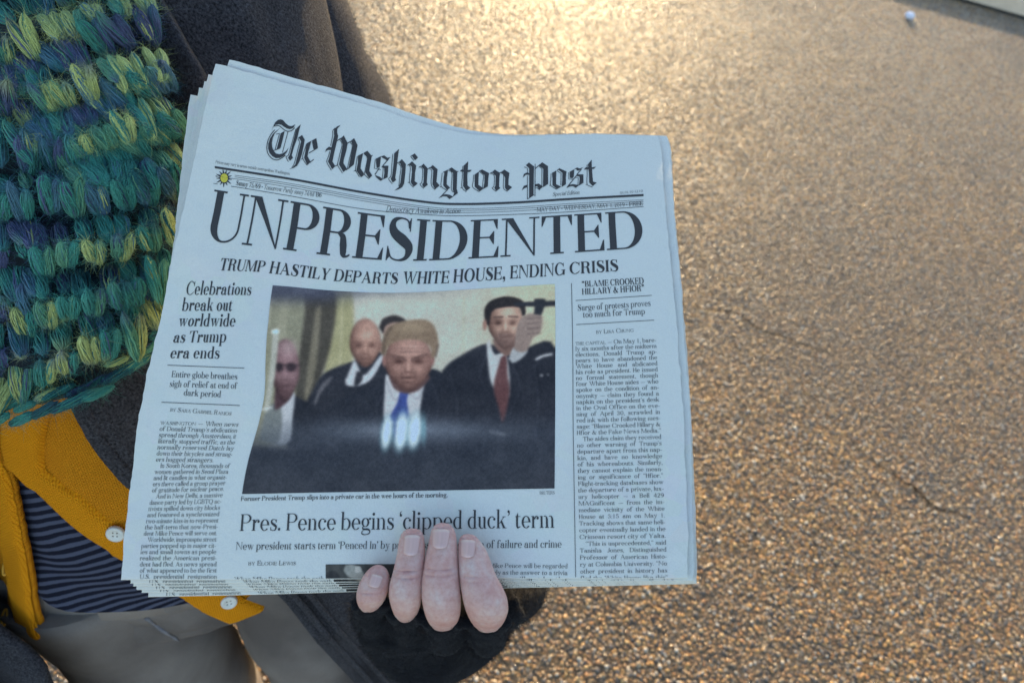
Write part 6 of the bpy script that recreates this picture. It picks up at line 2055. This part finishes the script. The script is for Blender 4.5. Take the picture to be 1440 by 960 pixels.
# raised hand and dark device
A_.poly([(1180, 350), (1205, 300), (1262, 310), (1240, 345), (1200, 368)], (168, 178, 184), 5)
A_.poly([(1205, 310), (1215, 220), (1240, 170), (1285, 155), (1325, 168), (1318, 235), (1285, 262), (1262, 312), (1230, 322)], (146, 128, 120), 5)
for k in range(4): A_.stroke([(1262, 178 + k * 22), (1316, 172 + k * 22)], 5, (98, 84, 82), 3, .8)
A_.poly([(1200, 108), (1290, 104), (1292, 92), (1338, 92), (1340, 102), (1385, 100), (1385, 122), (1335, 126), (1322, 162), (1290, 158), (1292, 126), (1210, 124)], (40, 44, 54), 3, smooth=False)
A_.stroke([(1300, 352), (1330, 338), (1378, 328)], 9, (214, 222, 228), 4)
A_.stroke([(1370, 310), (1378, 330)], 16, (40, 44, 56), 4); A_.ell(1322, 422, 7, 4, (210, 216, 224), .5); A_.ell(1350, 418, 5, 3, (190, 196, 206), .5)
# man in the middle, head bowed
A_.poly([(648, 440), (660, 420), (735, 500), (828, 430), (815, 470), (800, 560), (785, 650), (652, 650)], (186, 194, 202), 5)
A_.stroke([(655, 450), (688, 525), (735, 494)], 5, (130, 138, 152), 4, .7); A_.stroke([(745, 494), (790, 520), (822, 450)], 5, (130, 138, 152), 4, .7)
A_.poly([(712, 492), (750, 488), (742, 530), (746, 610), (668, 612), (700, 540)], (52, 74, 158), 4)
A_.stroke([(716, 520), (700, 605)], 8, (38, 54, 120), 5, .7)
A_.poly([(664, 430), (836, 420), (800, 480), (742, 500), (690, 480)], (96, 70, 70), 6)
head(A_, 749, 362, 103, 128, (182, 138, 124), side=.12, drop=.02, dark=.92, jaw=.24)
A_.stroke([(676, 336), (715, 344), (736, 356)], 10, (88, 64, 60), 7, .6); A_.stroke([(766, 354), (790, 342), (826, 332)], 10, (88, 64, 60), 7, .6)
A_.ell(750, 320, 50, 6, (112, 82, 76), .9, .5); A_.ell(750, 306, 54, 5, (118, 88, 80), .9, .4)
A_.ell(645, 358, 9, 26, (150, 106, 98), .4); A_.ell(852, 352, 9, 26, (150, 106, 98), .4)
A_.poly([(630, 330), (640, 260), (668, 212), (730, 188), (818, 182), (862, 215), (878, 285), (866, 330), (848, 346), (842, 300), (800, 272), (740, 268), (690, 278), (660, 300), (648, 330)], (138, 117, 94), 5)
for k in range(9):
    A_.stroke([(660 + k * 20, 292 - k * 3), (668 + k * 20, 240 - k * 3), (700 + k * 16, 196)], 6, [(120, 102, 82), (156, 136, 108)][k % 2], 9, .28)
A_.ell(770, 214, 70, 22, (170, 150, 118), .9, .55, -.1)
A_.stroke([(866, 340), (876, 290)], 9, (96, 80, 70), 5, .8); A_.stroke([(640, 330), (648, 260), (676, 214)], 12, (92, 78, 66), 8, .7)
# car roof across the bottom with light streaks
A_.blend(smoothstep(560, 700, y + .03 * (x - 700)) * .55, (66, 78, 96))
A_.blend(np.exp(-((y - 655) / 42) ** 2) * np.exp(-((x - 740) / 330) ** 2) * .7, (120, 138, 160))
A_.blend(smoothstep(690, 742, y + .02 * (x - 700) - 14 * np.sin((x - 200) / 340.)), (47, 55, 70))
A_.blend(smoothstep(700, 960, y) * .45, (58, 64, 74))
A_.blend(np.exp(-((x - 980) / 60) ** 2) * smoothstep(690, 760, y) * .25, (34, 42, 56))
A_.stroke([(1100, 664), (1165, 676)], 10, (138, 150, 166), 7, .5)
for ex, ey, rx, ry in ((655, 668, 19, 68), (718, 662, 25, 76), (775, 660, 24, 72)):
    A_.ell(ex, ey, rx * 1.35, ry * 1.08, (120, 190, 212), .5, .65, .12)
    A_.ell(ex, ey, rx, ry * .92, (214, 236, 246), .45, 1, .12)
A_.ell(690, 640, 8, 50, (60, 90, 170), .6, .5); A_.ell(815, 655, 10, 60, (110, 180, 200), .7, .6)
def blur(c, n):
    k = np.array([1, 4, 6, 4, 1]) / 16.
    for _ in range(n):
        for ax in (0, 1):
            pd = np.pad(c, [(2, 2) if a == ax else (0, 0) for a in range(3)], 'edge')
            c = sum(k[i] * np.take(pd, np.arange(i, i + c.shape[ax]), ax) for i in range(5))
    return c
sharp = np.exp(-((x - 750) / 110) ** 2 - ((y - 350) / 130) ** 2) + np.exp(-((x - 1180) / 120) ** 2 - ((y - 190) / 140) ** 2)
b1, b2 = blur(A_.c, 1), blur(A_.c, 4)
sharp = np.clip(sharp, 0, 1)[..., None]
A_.c = b1 * sharp + b2 * (1 - sharp)
g_ = A_.c.mean(-1, keepdims=True)
A_.c = g_ + (A_.c - g_) * .78
A_.c = A_.c * (1 + .045 * (vnoise(np.stack([x / 22, y / 16, 0 * x], -1), 47) + .7 * vnoise(np.stack([x / 9, y / 8, 0 * x], -1), 48))[..., None] * np.clip(1.2 - A_.c.mean(-1, keepdims=True), .2, 1))
nz_ = vnoise(np.stack([x / 9, y / 9, 0 * x], -1), 40) * .018 + vnoise(np.stack([x / 60, y / 60, 0 * x], -1), 41) * .02
A_.c = np.clip(A_.c + nz_[..., None] + rng.normal(size=x.shape)[..., None] * .012, 0, 1)
W = page_world(q[..., 0], q[..., 1], 0, .00022).reshape(-1, 3)
part_of(top, 'news_photo', W, grid_faces(520, 380)[:, ::-1], M['printed_photo'], True, col=to_albedo(A_.c).reshape(-1, 3))

# ---- top of a second printed picture, cut by the fold (under the fingers)
for k in range(6):
    q = print_grid([(458, 793.2), (690, 791.5), (692, 813), (458, 813.6)], 150, 24)
    ph = page(q[..., 0], q[..., 1])
    A_ = Paint(ph[..., 0], ph[..., 1])
    A_.c[:] = np.array([64, 70, 72]) / 255
    A_.poly([(486, 794), (496, 793), (508, 800), (512, 812), (494, 812), (484, 803)], (132, 144, 146), 2)
    A_.poly([(499, 796), (506, 796), (508, 803), (500, 804)], (172, 184, 186), 1.5)
    A_.poly([(458, 805), (470, 802), (478, 812), (458, 813)], (44, 48, 52), 2)
    A_.poly([(515, 796), (560, 794), (600, 800), (560, 812), (520, 812)], (52, 56, 58), 3)
    A_.c = np.clip(A_.c + .03 * vnoise(np.stack([A_.x / 5, A_.y / 5, 0 * A_.x], -1), 44)[..., None], 0, 1)
    W = page_world(q[..., 0], np.minimum(q[..., 1], 1.0), k, .00022).reshape(-1, 3)
    part_of(papers[k], 'news_photo', W, grid_faces(150, 24)[:, ::-1], M['printed_photo'], True, col=to_albedo(A_.c).reshape(-1, 3))
